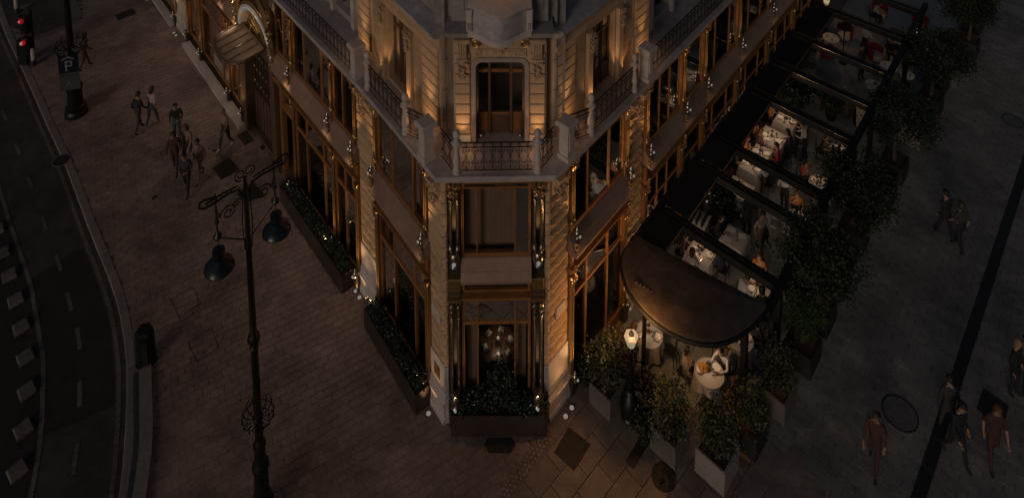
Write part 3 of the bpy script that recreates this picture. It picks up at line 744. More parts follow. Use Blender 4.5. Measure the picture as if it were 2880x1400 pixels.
mb = FC.mb(); mb.add([(.7,-.5,3.45),(CW-.7,-.5,3.45),(CW-.7,-.5,4.2),(.7,-.5,4.2)],[(0,1,2,3)]); fp('transom_blind', mb, M['curtain'], FC)
u0, u1 = .58, CW-.58
mb = FC.mb(); mb.extr([(-.24,5.05),(.16,5.05),(.24,5.08),(.24,5.16),(.10,5.34),(.12,5.38),(-.10,5.62),(-.24,5.66)], u0-.02, u1+.02); fp('sloped_sill', mb, M['sill'], FC)
mb = FC.mb(); mb.box(u0,u1,-.24,-.1,4.56,5.04); f = fp('fascia_panel', mb, M['panel_dark'], FC)
mb = FC.mb()
for a in ((u0,u1,4.57,4.64),(u0,u1,4.95,5.02),(u0,u0+.08,4.64,4.95),(u1-.08,u1,4.64,4.95)): mb.box(a[0],a[1],-.1,.0,a[2],a[3])
fp('fascia_frame', mb, M['wood'], FC, parent=f)
mb = FC.mb(); mb.extr([(-.24,4.28),(.0,4.28),(.05,4.33),(.05,4.40),(.14,4.44),(.14,4.50),(-.24,4.555)], u0-.02, u1+.02); c = fp('shop_cornice', mb, M['wood'], FC)
mb = FC.mb(); mb.extr([(-.24,8.05),(.02,8.05),(.08,8.10),(.08,8.17),(.14,8.20),(.14,8.298),(-.24,8.298)], u0-.02, u1+.02); fp('head_moulding', mb, M['wood'], FC)
mb = FC.mb(); mb.box(u0+.1,u1-.1,.14,.15,8.21,8.29); h_ = fp('name_board', mb, M['panel_dark'], FC)
mb = MB()
for i in range(6): mb.tube(spiral(((i-2.5)*.11,0),.045,.012,0 if i%2 else pi,.9,8),.006,4)
fp('gilt_flourish', mb, M['gold'], FC, (CW/2+.3,.158,8.25), h_)

# ---- low gilded garden of consoles under the slab corners
def console():
    mb = MB(); pr = []
    for i in range(15):
        t = i/14; pr.append((.05+.30*(1-t)**1.4+.05*sin(t*9), .0-.62*t))
    prof = [(0,0)]+pr+[(0,-.62)]
    mb.extr(prof, -.13, .13)
    for s in (-.15,.15): mb.tube(spiral((.22,-.1),.10,.02,0,1.6,16,'yz',s), .028, 6)
    return mb
for fr, u in ((FLA,.22),(FRA,.24),(FLB,.55),(FRB,.55),(FLA,4.15),(FRA,4.15)):
    fp('scroll_console', shared('scroll_console', console, True), M['stone'], fr, (u,-.06,8.30))
# ---- second floor: chamfer front, set back behind the balcony
ZS = 8.66
FC2 = Frame(Vector((-3.0,20.45)), 0, True)       # u = x + 3
def c2(x): return x+3.0
mb = FC2.mb()
for a, b, z0, z1 in ((-1.75,-1.09,ZS,12.2),(.38,1.03,ZS,12.2),(-1.09,.38,11.34,12.2)): mb.box(c2(a),c2(b),-.7,0,z0,z1)
w2 = fp('upper_wall', mb, M['stone'], FC2)
blk = shared('upper_block', lambda: MB().cbox(-.225,.225,-.02,.07,.012,.318,.02))
for cx in (-1.48, .765):
    for k in range(8): fp('stone_block', blk, M['stone'], FC2, (c2(cx),.0,ZS+.32+k*.33), w2)
    mb = FC2.mb(); mb.cbox(c2(cx)-.24,c2(cx)+.24,0,.10,ZS,ZS+.3,.02); fp('pilaster_base', mb, M['stone_pale'], FC2, parent=w2)
    def fluted():
        m = MB(); m.cbox(-.15,.15,0,.10,.0,.5,.02)
        for i in range(4): m.tube([(-.11+i*.073,.10,.02),(-.11+i*.073,.115,.48)], .024, 6)
        m.cbox(-.19,.19,0,.16,.5,.58,.02); m.cbox(-.24,.24,0,.22,.58,.68,.02); m.cbox(-.17,.17,0,.14,-.07,0,.02); return m
    fp('fluted_bracket', shared('fluted_bracket', fluted), M['carved'], FC2, (c2(cx),.05,11.5), w2)
    fp('carved_drop', shared('carved_drop', lambda: leafwork(41,26,.13,.62,.08), True), M['carved'], FC2, (c2(cx),.07,11.45), w2)
# window surround with rounded top corners, lintel panel with roundels and key leaf
xa, xb, zt = c2(-1.09), c2(.38), 11.34
def arcpts(x0, x1, z, r, n=6):
    L_ = [(x0+r-r*cos(pi/2*i/n), z-r+r*sin(pi/2*i/n)) for i in range(n+1)]
    return L_+[(x1-r+r*sin(pi/2*i/n), z-r+r*cos(pi/2*i/n)) for i in range(n+1)]
out_ = [(xa-.13,ZS)]+arcpts(xa-.13,xb+.13,zt+.12,.26)+[(xb+.13,ZS)]; in_ = [(xa,ZS)]+arcpts(xa,xb,zt-.01,.2)+[(xb,ZS)]
mb = FC2.mb(); n = len(out_)
mb.add([(p[0],.0,p[1]) for p in out_]+[(p[0],.05,p[1]) for p in out_]+[(p[0],.05,p[1]) for p in in_]+[(p[0],-.42,p[1]) for p in in_],
       [(i,i+1,n+i+1,n+i) for i in range(n-1)]+[(n+i,n+i+1,2*n+i+1,2*n+i) for i in range(n-1)]+[(2*n+i,2*n+i+1,3*n+i+1,3*n+i) for i in range(n-1)])
fp('window_surround', mb, M['surround'], FC2, parent=w2)
mb = FC2.mb(); mb.cbox(xa-.05,xb+.05,0,.05,zt+.16,zt+.40,.02); mb.cbox(xa+.25,xb-.25,.05,.08,zt+.19,zt+.37,.02); lp = fp('lintel_panel', mb, M['carved'], FC2, parent=w2)
for xx in (xa+.1, xb-.1):
    mb = MB(); mb.tube([(.075*cos(2*pi*i/16),0,.075*sin(2*pi*i/16)) for i in range(16)], .018, 6, True); fp('roundel', mb, M['carved'], FC2, (xx,.06,zt+.28), w2, True)
fp('key_leaf', shared('key_leaf', lambda: leafwork(51,20,.12,.4,.12), True), M['carved'], FC2, ((xa+xb)/2,.06,12.12), w2)
for s, xx in ((-1,xa+.02),(1,xb-.02)):
    mb = MB(); mb.tube(spiral((0,0),.14,.03,pi/2,s*1.6,20), .035, 6); mb.tube([(0,0,.14),(-s*.25,0,.10),(-s*.4,0,-.02)], [.035,.04,.03], 6)
    fp('scroll_volute', mb, M['gold'], FC2, (xx,.10,11.98), w2, True)
# french window
uw = fp('french_window', (lambda m: (m.box(xa,xa+.07,-.44,-.34,ZS,zt-.03), m.box(xb-.07,xb,-.44,-.34,ZS,zt-.03), m.box(xa+.07,xb-.07,-.44,-.34,zt-.13,zt-.03), m)[-1])(FC2.mb()), M['wood_dark'], FC2)
for x0, x1, m_ in ((xa+.36,xa+.45,'wood_dark'),(xb-.45,xb-.36,'wood_dark')):
    mb = FC2.mb(); mb.cbox(x0,x1,-.44,-.30,ZS,zt-.13,.015); fp('mullion', mb, M[m_], FC2, parent=uw)
for x0, x1 in ((xa+.07,xa+.36),(xa+.45,xb-.45),(xb-.36,xb-.07)):
    mb = FC2.mb(); mb.cbox(x0,x1,-.42,-.32,10.72,10.82,.015); fp('transom', mb, M['wood'], FC2, parent=uw)
    mb = FC2.mb(); mb.cbox(x0,x1,-.42,-.33,9.30,9.38,.01); fp('transom', mb, M['wood'], FC2, parent=uw)
    mb = FC2.mb(); mb.cbox(x0,x1,-.42,-.35,ZS,9.30,.02); mb.cbox(x0+.05,x1-.05,-.35,-.33,ZS+.12,9.2,.02); fp('wood_panel', mb, M['wood_dark'] if x1-x0 > .4 else M['wood'], FC2, parent=uw)
    for z0, z1 in ((9.38,10.72),(10.82,zt-.13)):
        mb = FC2.mb(); mb.add([(x0,-.38,z0),(x1,-.38,z0),(x1,-.38,z1),(x0,-.38,z1)], [(0,1,2,3)]); fp('pane', mb, M['glass'], FC2, parent=uw)
mb = FC2.mb(); mb.box(xa-.3,xb+.3,-1.6,-1.5,ZS,12.2); fp('room_wall', mb, M['curtain_dark'], FC2)
for s, xx in ((1,xa+.14),(-1,xb-.14)):
    sp = fp('sill_spotlight', shared('sill_spotlight', lambda: MB().lathe([(.03,0),(.045,.01),(.045,.05),(.03,.055),(.03,.045)], seg=10)), M['silver'], FC2, (xx,-.16,ZS+.02), w2)
    fp('bulb', shared('bulb_small', lambda: MB().sph((0,0,0),.024,8,5)), M['bulb'], FC2, (xx,-.16,ZS+.07), w2)
    lamp(w2, 'jamb_lamp', ((xx-s*.10)*FC2.s,-.12,ZS+.14), 22, (1,.55,.2), .03, 40, (-.02*s*FC2.s,-.03,1), .8)
for s, cx in ((-1,-1.62),(1,.90)):
    lamp(w2, 'wall_lamp', (c2(cx-s*.12)*FC2.s,.34,ZS+.08), 52, (1,.55,.23), .03, 60, (0,-.14,1), .95); lamp(w2, 'balcony_fill', (c2(cx-s*.3)*FC2.s,.42,ZS+.35), 1.8, (1,.55,.23), .06)  # second lamp is an added fill point without fixture, warming the balcony stone
# cornice above, dark side recesses with rain pipes
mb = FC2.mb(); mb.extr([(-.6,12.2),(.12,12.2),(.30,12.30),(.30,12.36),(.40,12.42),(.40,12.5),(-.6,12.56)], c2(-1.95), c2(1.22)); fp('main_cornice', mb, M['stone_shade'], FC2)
for x0, x1 in ((-2.35,-1.75),(1.03,1.62)):
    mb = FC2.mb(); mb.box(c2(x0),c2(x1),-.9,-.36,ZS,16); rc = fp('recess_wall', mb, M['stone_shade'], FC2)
    xc = (x0+x1)/2; mb = FC2.mb(); mb.tube([(c2(xc),-.22,ZS),(c2(xc),-.22,15.9)], .055, 8)
    for z in (9.2,10.2,11.2,12.0): mb.lathe([(.075,0),(.075,.05)],(c2(xc),-.22,z),8)
    fp('rain_pipe', mb, M['stone_shade'], FC2, parent=rc)
# third floor and the bulging stone balcony
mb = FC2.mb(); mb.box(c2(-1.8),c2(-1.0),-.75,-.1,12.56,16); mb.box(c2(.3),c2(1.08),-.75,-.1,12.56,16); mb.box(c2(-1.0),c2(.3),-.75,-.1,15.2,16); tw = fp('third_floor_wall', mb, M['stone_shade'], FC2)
for x in (-1.62,.72):
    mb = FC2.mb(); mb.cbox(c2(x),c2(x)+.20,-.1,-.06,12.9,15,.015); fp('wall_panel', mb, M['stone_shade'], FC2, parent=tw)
mb = FC2.mb(); mb.box(c2(-1.0),c2(.3),-.70,-.62,12.56,15.2); fp('balcony_door', mb, M['wood'], FC2, parent=tw)
lamp(tw, 'door_lamp', (c2(-.35)*FC2.s,-.3,14.6), 6, (1,.5,.16), .05)
def bulge(x):      # outward depth of the balcony front over x in -1..1
    return .50+.20*cos(pi*x)**1 if abs(x) < .999 else .30
N = 24; prof = []
for i in range(N+1):
    t = -1+2*i/N; prof.append((-.36+.93*t, .36+.52*(cos(pi*t)*.5+.5)**.9))
def curved(pf, lev):
    """lev: (z, extra depth); closed solid swept over the curved front"""
    mb = FC2.mb(); n = len(pf)
    rows = [[(c2(x),y+d,z) for x, y in pf] for z, d in lev]; back = [[(c2(x),-.05,z) for x, y in pf] for z, d in (lev[0],lev[-1])]
    vs = [p for r in rows for p in r]; m_ = len(rows); fs = [(j*n+i,j*n+i+1,(j+1)*n+i+1,(j+1)*n+i) for j in range(m_-1) for i in range(n-1)]
    vs += back[0]+back[1]; fs += [(i,i+1,m_*n+i+1,m_*n+i) for i in range(n-1)]+[((m_-1)*n+i,(m_-1)*n+i+1,(m_+1)*n+i+1,(m_+1)*n+i) for i in range(n-1)]
    for e in (0,n-1): fs.append(tuple([j*n+e for j in range(m_)]+[(m_+1)*n+e,m_*n+e]))
    return mb.add(vs, fs)
sb = fp('stone_balcony', curved(prof, [(12.36,-.04),(12.42,.08),(12.48,.12),(12.54,.06),(12.58,.0)]), M['stone_pale'], FC2, smooth=True)
fp('parapet', curved([(x*1.0,y-.04) for x, y in prof[1:-1]], [(12.58,.03),(12.75,.06),(12.95,.05),(13.15,.0),(13.26,.0)]), M['stone_grey'], FC2, parent=sb, smooth=True)
fp('coping', curved(prof, [(13.26,-.02),(13.30,.05),(13.36,.07),(13.40,.0)]), M['stone_pale'], FC2, parent=sb, smooth=True)
for x in (-1.24,.52):
    mb = FC2.mb(); mb.cbox(c2(x)-.09,c2(x)+.09,-.05,.46,12.585,13.255,.03); pr_ = fp('corner_pier', mb, M['stone_pale'], FC2, parent=sb)
    mb = MB()
    for k in range(3): mb.tube([(-.05+.05*k,.0,0),(-.05+.05*k,.03,.22)], .018, 6)
    fp('triglyph', mb, M['stone_pale'], FC2, (c2(x),.47,12.66), sb)
mb = FC2.mb(); mb.box(c2(-2.6),c2(1.85),-.75,-.6,16,20); part_top = fp('attic_wall', mb, M['stone_grey'], FC2)

# ---- second floor side pavilions
OA2 = -.65
def pavilion(fr, sgn):
    mb = fr.mb(); mb.box(.95,2.86,OA2-.6,OA2,ZS,12.0); mb.box(4.20,6.35,OA2-.6,OA2,ZS,12.0); mb.box(2.86,4.20,OA2-.6,OA2,11.28,12.0); mb.box(2.86,4.2,OA2-.6,OA2,ZS,ZS+.12)
    w = fp('upper_wall', mb, M['stone'], fr)
    b = shared('panel_block', lambda: MB().cbox(-.44,.44,-.02,.075,.012,.318,.02))
    for k in range(8):
        fp('stone_block', b, M['stone'], fr, (1.48,OA2,ZS+.34+k*.33), w); fp('stone_block', b, M['stone'], fr, (5.85,OA2,ZS+.34+k*.33), w)
    rb = shared('ribbed_strip', lambda: (lambda m: [m.cbox(-.24,.24,-.01,.04,i*.062,i*.062+.046,.012) for i in range(42)] and m)(MB()))
    fp('ribbed_strip', rb, M['stone'], fr, (2.22,OA2,ZS+.36), w); fp('ribbed_strip', rb, M['stone'], fr, (4.95,OA2,ZS+.36), w)
    for u in (2.66, 4.40):
        mb = fr.mb(); mb.cbox(u-.13,u+.13,OA2,OA2+.14,ZS,11.3,.02); pl = fp('window_pilaster', mb, M['stone'], fr, parent=w)
        fp('carved_drop', shared('carved_drop', None), M['carved'], fr, (u,OA2+.15,11.3), w)
    mb = fr.mb(); mb.extr([(OA2,11.5),(OA2+.10,11.5),(OA2+.10,11.62),(OA2+.04,11.66),(OA2+.04,11.98),(OA2,11.98)], .95, 6.4); fp('architrave', mb, M['stone'], fr, parent=w)
    mb = fr.mb(); mb.extr([(OA2-.6,12.0),(OA2+.12,12.0),(OA2+.28,12.10),(OA2+.28,12.16),(OA2+.36,12.20),(OA2+.36,12.28),(OA2-.6,12.4)], .92, 6.44); fp('main_cornice', mb, M['stone_grey'], fr)
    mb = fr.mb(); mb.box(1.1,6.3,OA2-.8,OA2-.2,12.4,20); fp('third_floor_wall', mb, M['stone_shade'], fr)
    # window with lit jambs
    mb = fr.mb(); mb.box(2.86,2.94,OA2-.30,OA2-.22,ZS+.12,11.28); mb.box(4.12,4.20,OA2-.30,OA2-.22,ZS+.12,11.28); mb.box(2.94,4.12,OA2-.30,OA2-.22,11.16,11.28); mb.box(2.94,4.12,OA2-.30,OA2-.22,10.62,10.72)
    f = fp('upper_window', mb, M['wood_dark'], fr)
    for u in (3.33,3.73):
        mb = fr.mb(); mb.cbox(u-.04,u+.04,OA2-.30,OA2-.18,ZS+.12,11.16,.012); fp('mullion', mb, M['wood_dark'], fr, parent=f)
    for a, b_ in ((2.94,3.29),(3.37,3.69),(3.77,4.12)):
        mb = fr.mb(); mb.cbox(a,b_,OA2-.28,OA2-.22,ZS+.12,9.4,.02); fp('wood_panel', mb, M['wood_dark'], fr, parent=f)
        for z0, z1 in ((9.4,10.62),(10.72,11.16)):
            mb = fr.mb(); mb.add([(a,OA2-.25,z0),(b_,OA2-.25,z0),(b_,OA2-.25,z1),(a,OA2-.25,z1)], [(0,1,2,3)]); fp('pane', mb, M['glass'], fr, parent=f)
    mb = fr.mb(); mb.box(2.8,4.3,OA2-1.5,OA2-1.4,ZS,12); fp('room_wall', mb, M['interior'], fr)
    lamp(w, 'jamb_lamp', (4.02*fr.s,OA2+.06,ZS+.15), 60, (1,.55,.2), .03, 36, (.08*fr.s,-.03,1), .8)
    lamp(w, 'jamb_lamp', (3.04*fr.s,OA2+.06,ZS+.15), 16, (1,.55,.2), .03, 36, (-.08*fr.s,-.03,1), .8)
    lamp(w, 'pilaster_lamp', (4.64*fr.s,OA2+.30,ZS+.06), 36, (1,.55,.2), .03, 60, (0,-.1,1)); lamp(w, 'pilaster_lamp', (2.66*fr.s,OA2+.40,ZS+.06), 36, (1,.55,.2), .03, 60, (0,-.2,1))
    return w
PAV_L = pavilion(FLA, 1); PAV_R = pavilion(FRA, -1)
# wall of the long fronts, further back
for fr, side in ((FLB,'L'),(FRB,'R')):
    mb = fr.mb(); ub = 2.1
    mb.box(ub,3.2,-1.8,-1.2,ZS,12.2); mb.box(4.6,6.4,-1.8,-1.2,ZS,12.2); mb.box(7.8,30 if side == 'L' else 25,-1.8,-1.2,ZS,12.2)
    for a, b in ((3.2,4.6),(6.4,7.8)): mb.box(a,b,-1.8,-1.2,11.3,12.2); mb.box(a,b,-1.8,-1.2,ZS,ZS+.25)
    w = fp('upper_wall', mb, M['stone_grey'], fr)
    for a, b in ((3.2,4.6),(6.4,7.8)):
        mb = fr.mb(); mb.cbox(a-.22,a,-1.2,-1.05,ZS,11.5,.02); mb.cbox(b,b+.22,-1.2,-1.05,ZS,11.5,.02); mb.cbox(a-.26,b+.26,-1.2,-.95,11.5,11.7,.02); fp('window_surround', mb, M['stone_pale'], fr, parent=w)
        mb = fr.mb(); mb.box(a,a+.1,-1.6,-1.5,ZS+.25,11.3); mb.box(b-.1,b,-1.6,-1.5,ZS+.25,11.3); mb.box((a+b)/2-.05,(a+b)/2+.05,-1.6,-1.48,ZS+.25,11.3); f = fp('upper_window', mb, M['wood_dark'], fr)
        mb = fr.mb(); mb.add([(a+.1,-1.55,ZS+.25),(b-.1,-1.55,ZS+.25),(b-.1,-1.55,11.3),(a+.1,-1.55,11.3)], [(0,1,2,3)]); fp('pane', mb, M['glass'], fr, parent=f)
        lamp(w, 'jamb_lamp', ((a+.12)*fr.s,-1.3,ZS+.4), 2.5, (1,.6,.25), .03, 60, (0,-.1,1))
    mb = fr.mb(); mb.box(2.0,30 if side == 'L' else 25,-1.9,-.9,12.2,12.5); fp('main_cornice', mb, M['stone_grey'], fr)
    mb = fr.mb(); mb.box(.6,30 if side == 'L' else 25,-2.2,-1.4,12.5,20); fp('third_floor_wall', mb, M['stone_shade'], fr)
# roof over everything, flat
roofp = [(p.x-BX,p.y-BY) for p in plan_off(-1.6)]
mb = MB(); mb.prism(roofp, 19.9, 20.2); part('roof', mb, M['stone_grey'], BLD)
mb = MB(); mb.prism([(p.x-BX,p.y-BY) for p in plan_off(-3.2)], 8.7, 19.9); part('inner_wall', mb, M['interior'], BLD)

# ---- balcony furniture: pedestals, turned stone posts, iron railings, spotlights
def pedestal():
    m = MB(); m.cbox(-.20,.20,-.20,.20,0,.14,.02); m.box(-.16,.16,-.16,.16,.14,1.0); m.box(-.19,.19,-.19,.19,1.0,1.06)
    m.tbox(-.25,.25,-.25,.25,1.06,1.20,.04); m.cbox(-.10,.10,.16,.18,.3,.9,.01); return m
def turned():
    return MB().lathe([(.12,0),(.12,.07),(.10,.09),(.115,.13),(.085,.20),(.11,.34),(.115,.44),(.075,.62),(.07,.80),(.085,.86),(.07,.90),(.145,.93),(.145,.98),(.08,1.02),(.045,1.06),(.085,1.12),(.105,1.19),(.10,1.26),(.06,1.32),(1e-4,1.34)], seg=14)
for fr, us in ((FLA,(.62,5.05)),(FRA,(.62,5.05))):
    for u in us: fp('pedestal', shared('pedestal', pedestal), M['stone_pale'], fr, (u,.10,ZS), slab)
    for u in (1.83,4.27): fp('turned_post', shared('turned_post', turned, True), M['stone_pale'], fr, (u,.10,ZS), slab)
for u in (.47, CW-.40): fp('turned_post', shared('turned_post', None), M['stone_pale'], FC, (u,.12,ZS), slab)
def motif():
    m = MB()
    m.tube([(0,0,.05),(0,0,.92)], .011, 4)
    for s in (-1,1):
        m.tube(spiral((s*.062,.30),.062,.014,-pi/2 if s > 0 else -pi/2,s*1.35,11),.009,4)
        m.tube(spiral((s*.058,.66),.058,.014,pi/2,-s*1.35,11),.009,4)
        m.tube([(s*.06,0,.36),(s*.015,0,.48),(s*.06,0,.60)],.008,4)
    m.tube([(-.13,0,.13),(-.06,0,.20),(0,0,.13),(.06,0,.20),(.13,0,.13)],.008,4)
    m.tube([(.05*cos(a*pi/4),0,.84+.05*sin(a*pi/4)) for a in range(8)],.008,4,True)
    return m
def bars(fr, a, b):
    """top, bottom and mid rails between two plan points given as (u,o)"""
    mb = MB(fr.s); r = []
    for z in (.05,.78,.93): mb.tube([(a[0],a[1],z),(b[0],b[1],z)], .016 if z < .9 else .024, 5)
    return mb
def railing(fr, a, b, parent=None):
    r = fp('balcony_railing', bars(fr,a,b), M['iron'], fr, (0,0,ZS))
    L = sqrt((b[0]-a[0])**2+(b[1]-a[1])**2); n = max(1, round(L/.27)); ang = atan2((b[1]-a[1]),(b[0]-a[0])*fr.s)
    for i in range(n):
        t = (i+.5)/n; u = a[0]+(b[0]-a[0])*t; o = a[1]+(b[1]-a[1])*t
        link('scroll_panel', shared('scroll_panel', motif), fr.at(u,o,ZS) @ Matrix.Rotation(ang,4,'Z') @ Matrix.Scale(L/n/.27,4,(1,0,0)), r, M['iron'])
for fr in (FLA,FRA):
    railing(fr, (1.95,.12), (4.15,.12)); railing(fr, (1.72,.12), (.98,-.18)); railing(fr, (.98,-.18), (.80,.05)); railing(fr, (4.38,.10), (4.85,-.12))
for fr, e in ((FLB,16.0),(FRB,18.0)): railing(fr, (1.05,.12), (e,.12))
railing(FC, (.62,.10), (CW-.55,.10)); railing(FC, (.36,.10), (-.02,-.45)); railing(FC, (CW-.30,.10), (CW+.10,-.45))
# spotlights standing on brackets by the pedestals; they wash the lit stone panels
def spotlight(fr, u, o, z, aimu, lab, power=62):
    s = thing('balcony_spotlight', lab, 'spotlight', fr.at(u,o,z), 'spotlights on the first balcony')
    part('bracket', MB().box(-.10,.10,-.03,.03,-.20,-.16).tube([(0,0,-.18),(0,0,-.08)],.02,6), M['stone_pale'], s)
    part('housing', MB().lathe([(.05,-.10),(.06,-.06),(.06,.05),(.07,.08),(.06,.08),(.05,.06)], seg=12), M['silver'], s, smooth=True)
    part('bulb', MB().sph((0,0,.08),.055,10,6), M['bulb'], s)
    lamp(s, 'spot_beam', (0,.0,.16), power*1.2, (1,.57,.25), .04, 46, ((aimu-u)*fr.s*.25,-.13,1), .9); lamp(s, 'spot_spill', (0,.0,.25), 3.5, (1,.55,.23), .06)
spotlight(FLA,1.45,-.26,ZS+.30,1.45,'lit spotlight on the left balcony washing the rusticated panel nearest the corner')
spotlight(FRA,1.45,-.26,ZS+.30,1.45,'lit spotlight on the right balcony washing the rusticated panel nearest the corner')
spotlight(FLA,5.75,-.26,ZS+.30,5.8,'lit spotlight at the far end of the left balcony pavilion',50)
spotlight(FRA,5.75,-.26,ZS+.30,5.8,'lit spotlight at the far end of the right balcony pavilion',50)

# ---- ornate entrance with arch, tympanum and glass canopy
E0, E1, EC = 7.92, 11.5, 9.70
mb = FLB.mb(); mb.cbox(E0,E0+.42,-.5,.10,.0,5.2,.03); mb.cbox(E1-.42,E1,-.5,.10,.0,5.2,.03); mb.box(E0+.42,E1-.42,-.5,-.1,4.5,5.2); pt_ = fp('portal_frame', mb, M['wood_dark'], FLB)
mb = FLB.mb(); mb.box(E0+.42,EC-.01,-.40,-.30,.1,4.5); mb.box(EC+.01,E1-.42,-.40,-.30,.1,4.5); dl = fp('entrance_doors', mb, M['panel_dark'], FLB)
for k in range(8):
    u = E0+.6+k*.335
    mb = FLB.mb(); mb.cbox(u-.12,u+.12,-.30,-.27,.3,2.0,.015); mb.tube([(u,-.26,2.1),(u,-.26,4.3)],.014,5)
    for z in (2.5,3.2,3.9): mb.tube([(p[0]+u,-.26,p[2]+z) for p in spiral((.0,.0),.13,.02,k,1.5,14)],.012,4)
    fp('door_panel', mb, M['wood_dark'], FLB, parent=dl)
rx, rz = 1.62, 1.30
def arch_band(r0, r1, o0, o1, zc=5.2, n=20):
    mb = FLB.mb(); pts = []
    for i in range(n+1):
        a = pi*i/n; pts.append((cos(a),sin(a)))
    vs = [];
    for (r, o) in ((r0,o0),(r1,o0),(r1,o1),(r0,o1)):
        vs += [(EC+c*(rx+r),o,zc+s*(rz+r)) for c, s in pts]
    k = n+1
    return mb.add(vs, [(q*k+i,q*k+i+1,((q+1)%4)*k+i+1,((q+1)%4)*k+i) for q in range(4) for i in range(n)])
mb = FLB.mb(); mb.add([(EC,-.25,5.2)]+[(EC+cos(pi*i/20)*rx,-.25,5.2+sin(pi*i/20)*rz) for i in range(21)], [(0,i+1,i+2) for i in range(20)]); tym = fp('tympanum', mb, M['gold'], FLB)
fp('arch', arch_band(.0,.22,-.3,.12), M['stone_pale'], FLB, parent=tym); fp('light_strip', arch_band(.02,.14,.121,.15), M['strip'], FLB, parent=tym); fp('outer_moulding', arch_band(.22,.36,-.3,.06), M['gold'], FLB, parent=tym)
for i in range(9):
    a = pi*(i+.5)/9; mb = FLB.mb(); mb.tube([(EC+cos(a)*.3,-.2,5.2+sin(a)*.25),(EC+cos(a)*rx*.95,-.16,5.2+sin(a)*rz*.95)],[.05,.03],6); fp('sunray', mb, M['gold'], FLB, parent=tym)
for s in (-1,1):
    mb = FLB.mb(); mb.tube([(EC+s*1.9,.05,5.2),(EC+s*1.75,.1,6.2),(EC+s*1.2,.12,7.1),(EC+s*.5,.12,7.6),(EC,.1,7.7)],[.09,.11,.12,.10,.08],7)
    mb.tube([(p[0]+EC+s*1.55,.12,p[2]+7.2) for p in spiral((0,0),.34,.05,0,s*1.7,22)],.05,6); fp('portal_scroll', mb, M['gold'], FLB, parent=tym, smooth=True)
    fp('portal_garland', shared('portal_garland', lambda: leafwork(61,40,.26,1.6,.14), True), M['gold'], FLB, (EC+s*1.85,.12,6.7), tym)
    lamp(tym, 'arch_lamp', ((EC+s*1.0)*FLB.s,.5,5.7), 4.5, (1,.72,.42), .1)
lamp(tym, 'arch_lamp', (EC*FLB.s,.55,6.3), 6, (1,.72,.42), .1)
mb = FLB.mb(); mb.box(E0,E1,-.6,-.26,5.2,8.3); fp('portal_back', mb, M['wood_dark'], FLB)
# canopy: fan of frosted panes between dark ribs
cn = 5; C0, C1 = 8.95, 11.45
def cz(u, o): return 5.20-.12*o-.03*((u-(C0+C1)/2)/1.25)**2
def co(u): t = (u-(C0+C1)/2)/((C1-C0)/2); return .80+.62*sqrt(max(0,1-abs(t)**3.2))
canopy = thing('entrance_canopy', 'curved glass canopy with dark ribs over the carved entrance doors', 'canopy', FLB.at((C0+C1)/2,0,5.0))
inv = MW[canopy.name].inverted() @ FLB.M
def cpart(name, mb, m): return part(name, mb, m, canopy, inv)
for i in range(cn):
    a = C0+(C1-C0)*i/cn; b = C0+(C1-C0)*(i+1)/cn; k = 6; mb = FLB.mb(); vs = []
    for j in range(k+1):
        u = a+(b-a)*j/k; vs += [(u,.02,cz(u,0)),(u,co(u),cz(u,co(u)))]
    mb.add(vs, [(2*j,2*j+1,2*j+3,2*j+2) for j in range(k)]); cpart('canopy_pane', mb, M['canopy_glass'])
for i in range(cn+1):
    u = C0+(C1-C0)*i/cn; mb = FLB.mb(); mb.tube([(u,.0,cz(u,0)+.03),(u,co(u)+.02,cz(u,co(u))+.03)],.032,6); cpart('rib', mb, M['wood_dark'])
mb = FLB.mb(); us = [C0+(C1-C0)*i/24 for i in range(25)]; mb.tube([(u,co(u)+.03,cz(u,co(u))-.02) for u in us],.075,8); cpart('rim', mb, M['wood_dark'])
mb = FLB.mb(); mb.tube([(u,.03,cz(u,0)+.05) for u in us],.05,8); cpart('wall_rail', mb, M['wood_dark'])
for u, z in ((9.3,7.0),(11.1,7.0)):
    mb = FLB.mb(); mb.tube([(u,.9,5.05),(u-.05,.1,z)],.012,5); cpart('stay_rod', mb, M['brass'])
# ================================================================== GROUND SPOTLIGHTS, PLANTERS, INTERIOR, STREET FURNITURE
def ground_spot(px, lab, toward, power=75):
    c = G(*px); s = thing('ground_spotlight', lab, 'ground light', TR(c.x,c.y,.0), 'spotlights let into the pavement')
    part('rim', MB().lathe([(.075,.004),(.105,.004),(.105,.018),(.075,.020),(.075,.004)], seg=16), M['silver'], s)
    part('lens', MB().lathe([(.072,.008),(.072,.016),(1e-4,.018)], seg=16), M['bulb_white'], s)
    d = Vector((toward[0]-c.x, toward[1]-c.y, 6.5))
    if power: lamp(s, 'beam', (0,0,.06), power, (1,.54,.22), .05, 50, d, 1.0)
pA = FLA.at(.4,0,0).translation; pB = FLB.at(.5,0,0).translation; pR = FRA.at(.5,0,0).translation; pF = FLB.at(20.3,0,0).translation
ground_spot((1191,1137),'upper of the two lit ground spots left of the corner planter',pA)
ground_spot((1205,1163),'lower of the two lit ground spots left of the corner planter',pA)
ground_spot((1000,819),'upper of the two lit ground spots by the second left pier',pB)
ground_spot((1011,837),'lower of the two lit ground spots by the second left pier',pB)
ground_spot((1608,1147),'upper of the two lit ground spots right of the corner planter',pR)
ground_spot((1591,1171),'lower of the two lit ground spots right of the corner planter',pR)
ground_spot((489,94),'upper of the two lit ground spots far along the left front',pF,14)
ground_spot((495,101),'lower of the two lit ground spots far along the left front',pF,14)
ground_spot((414,1),'lit ground spot at the very top of the left pavement',pF,0)

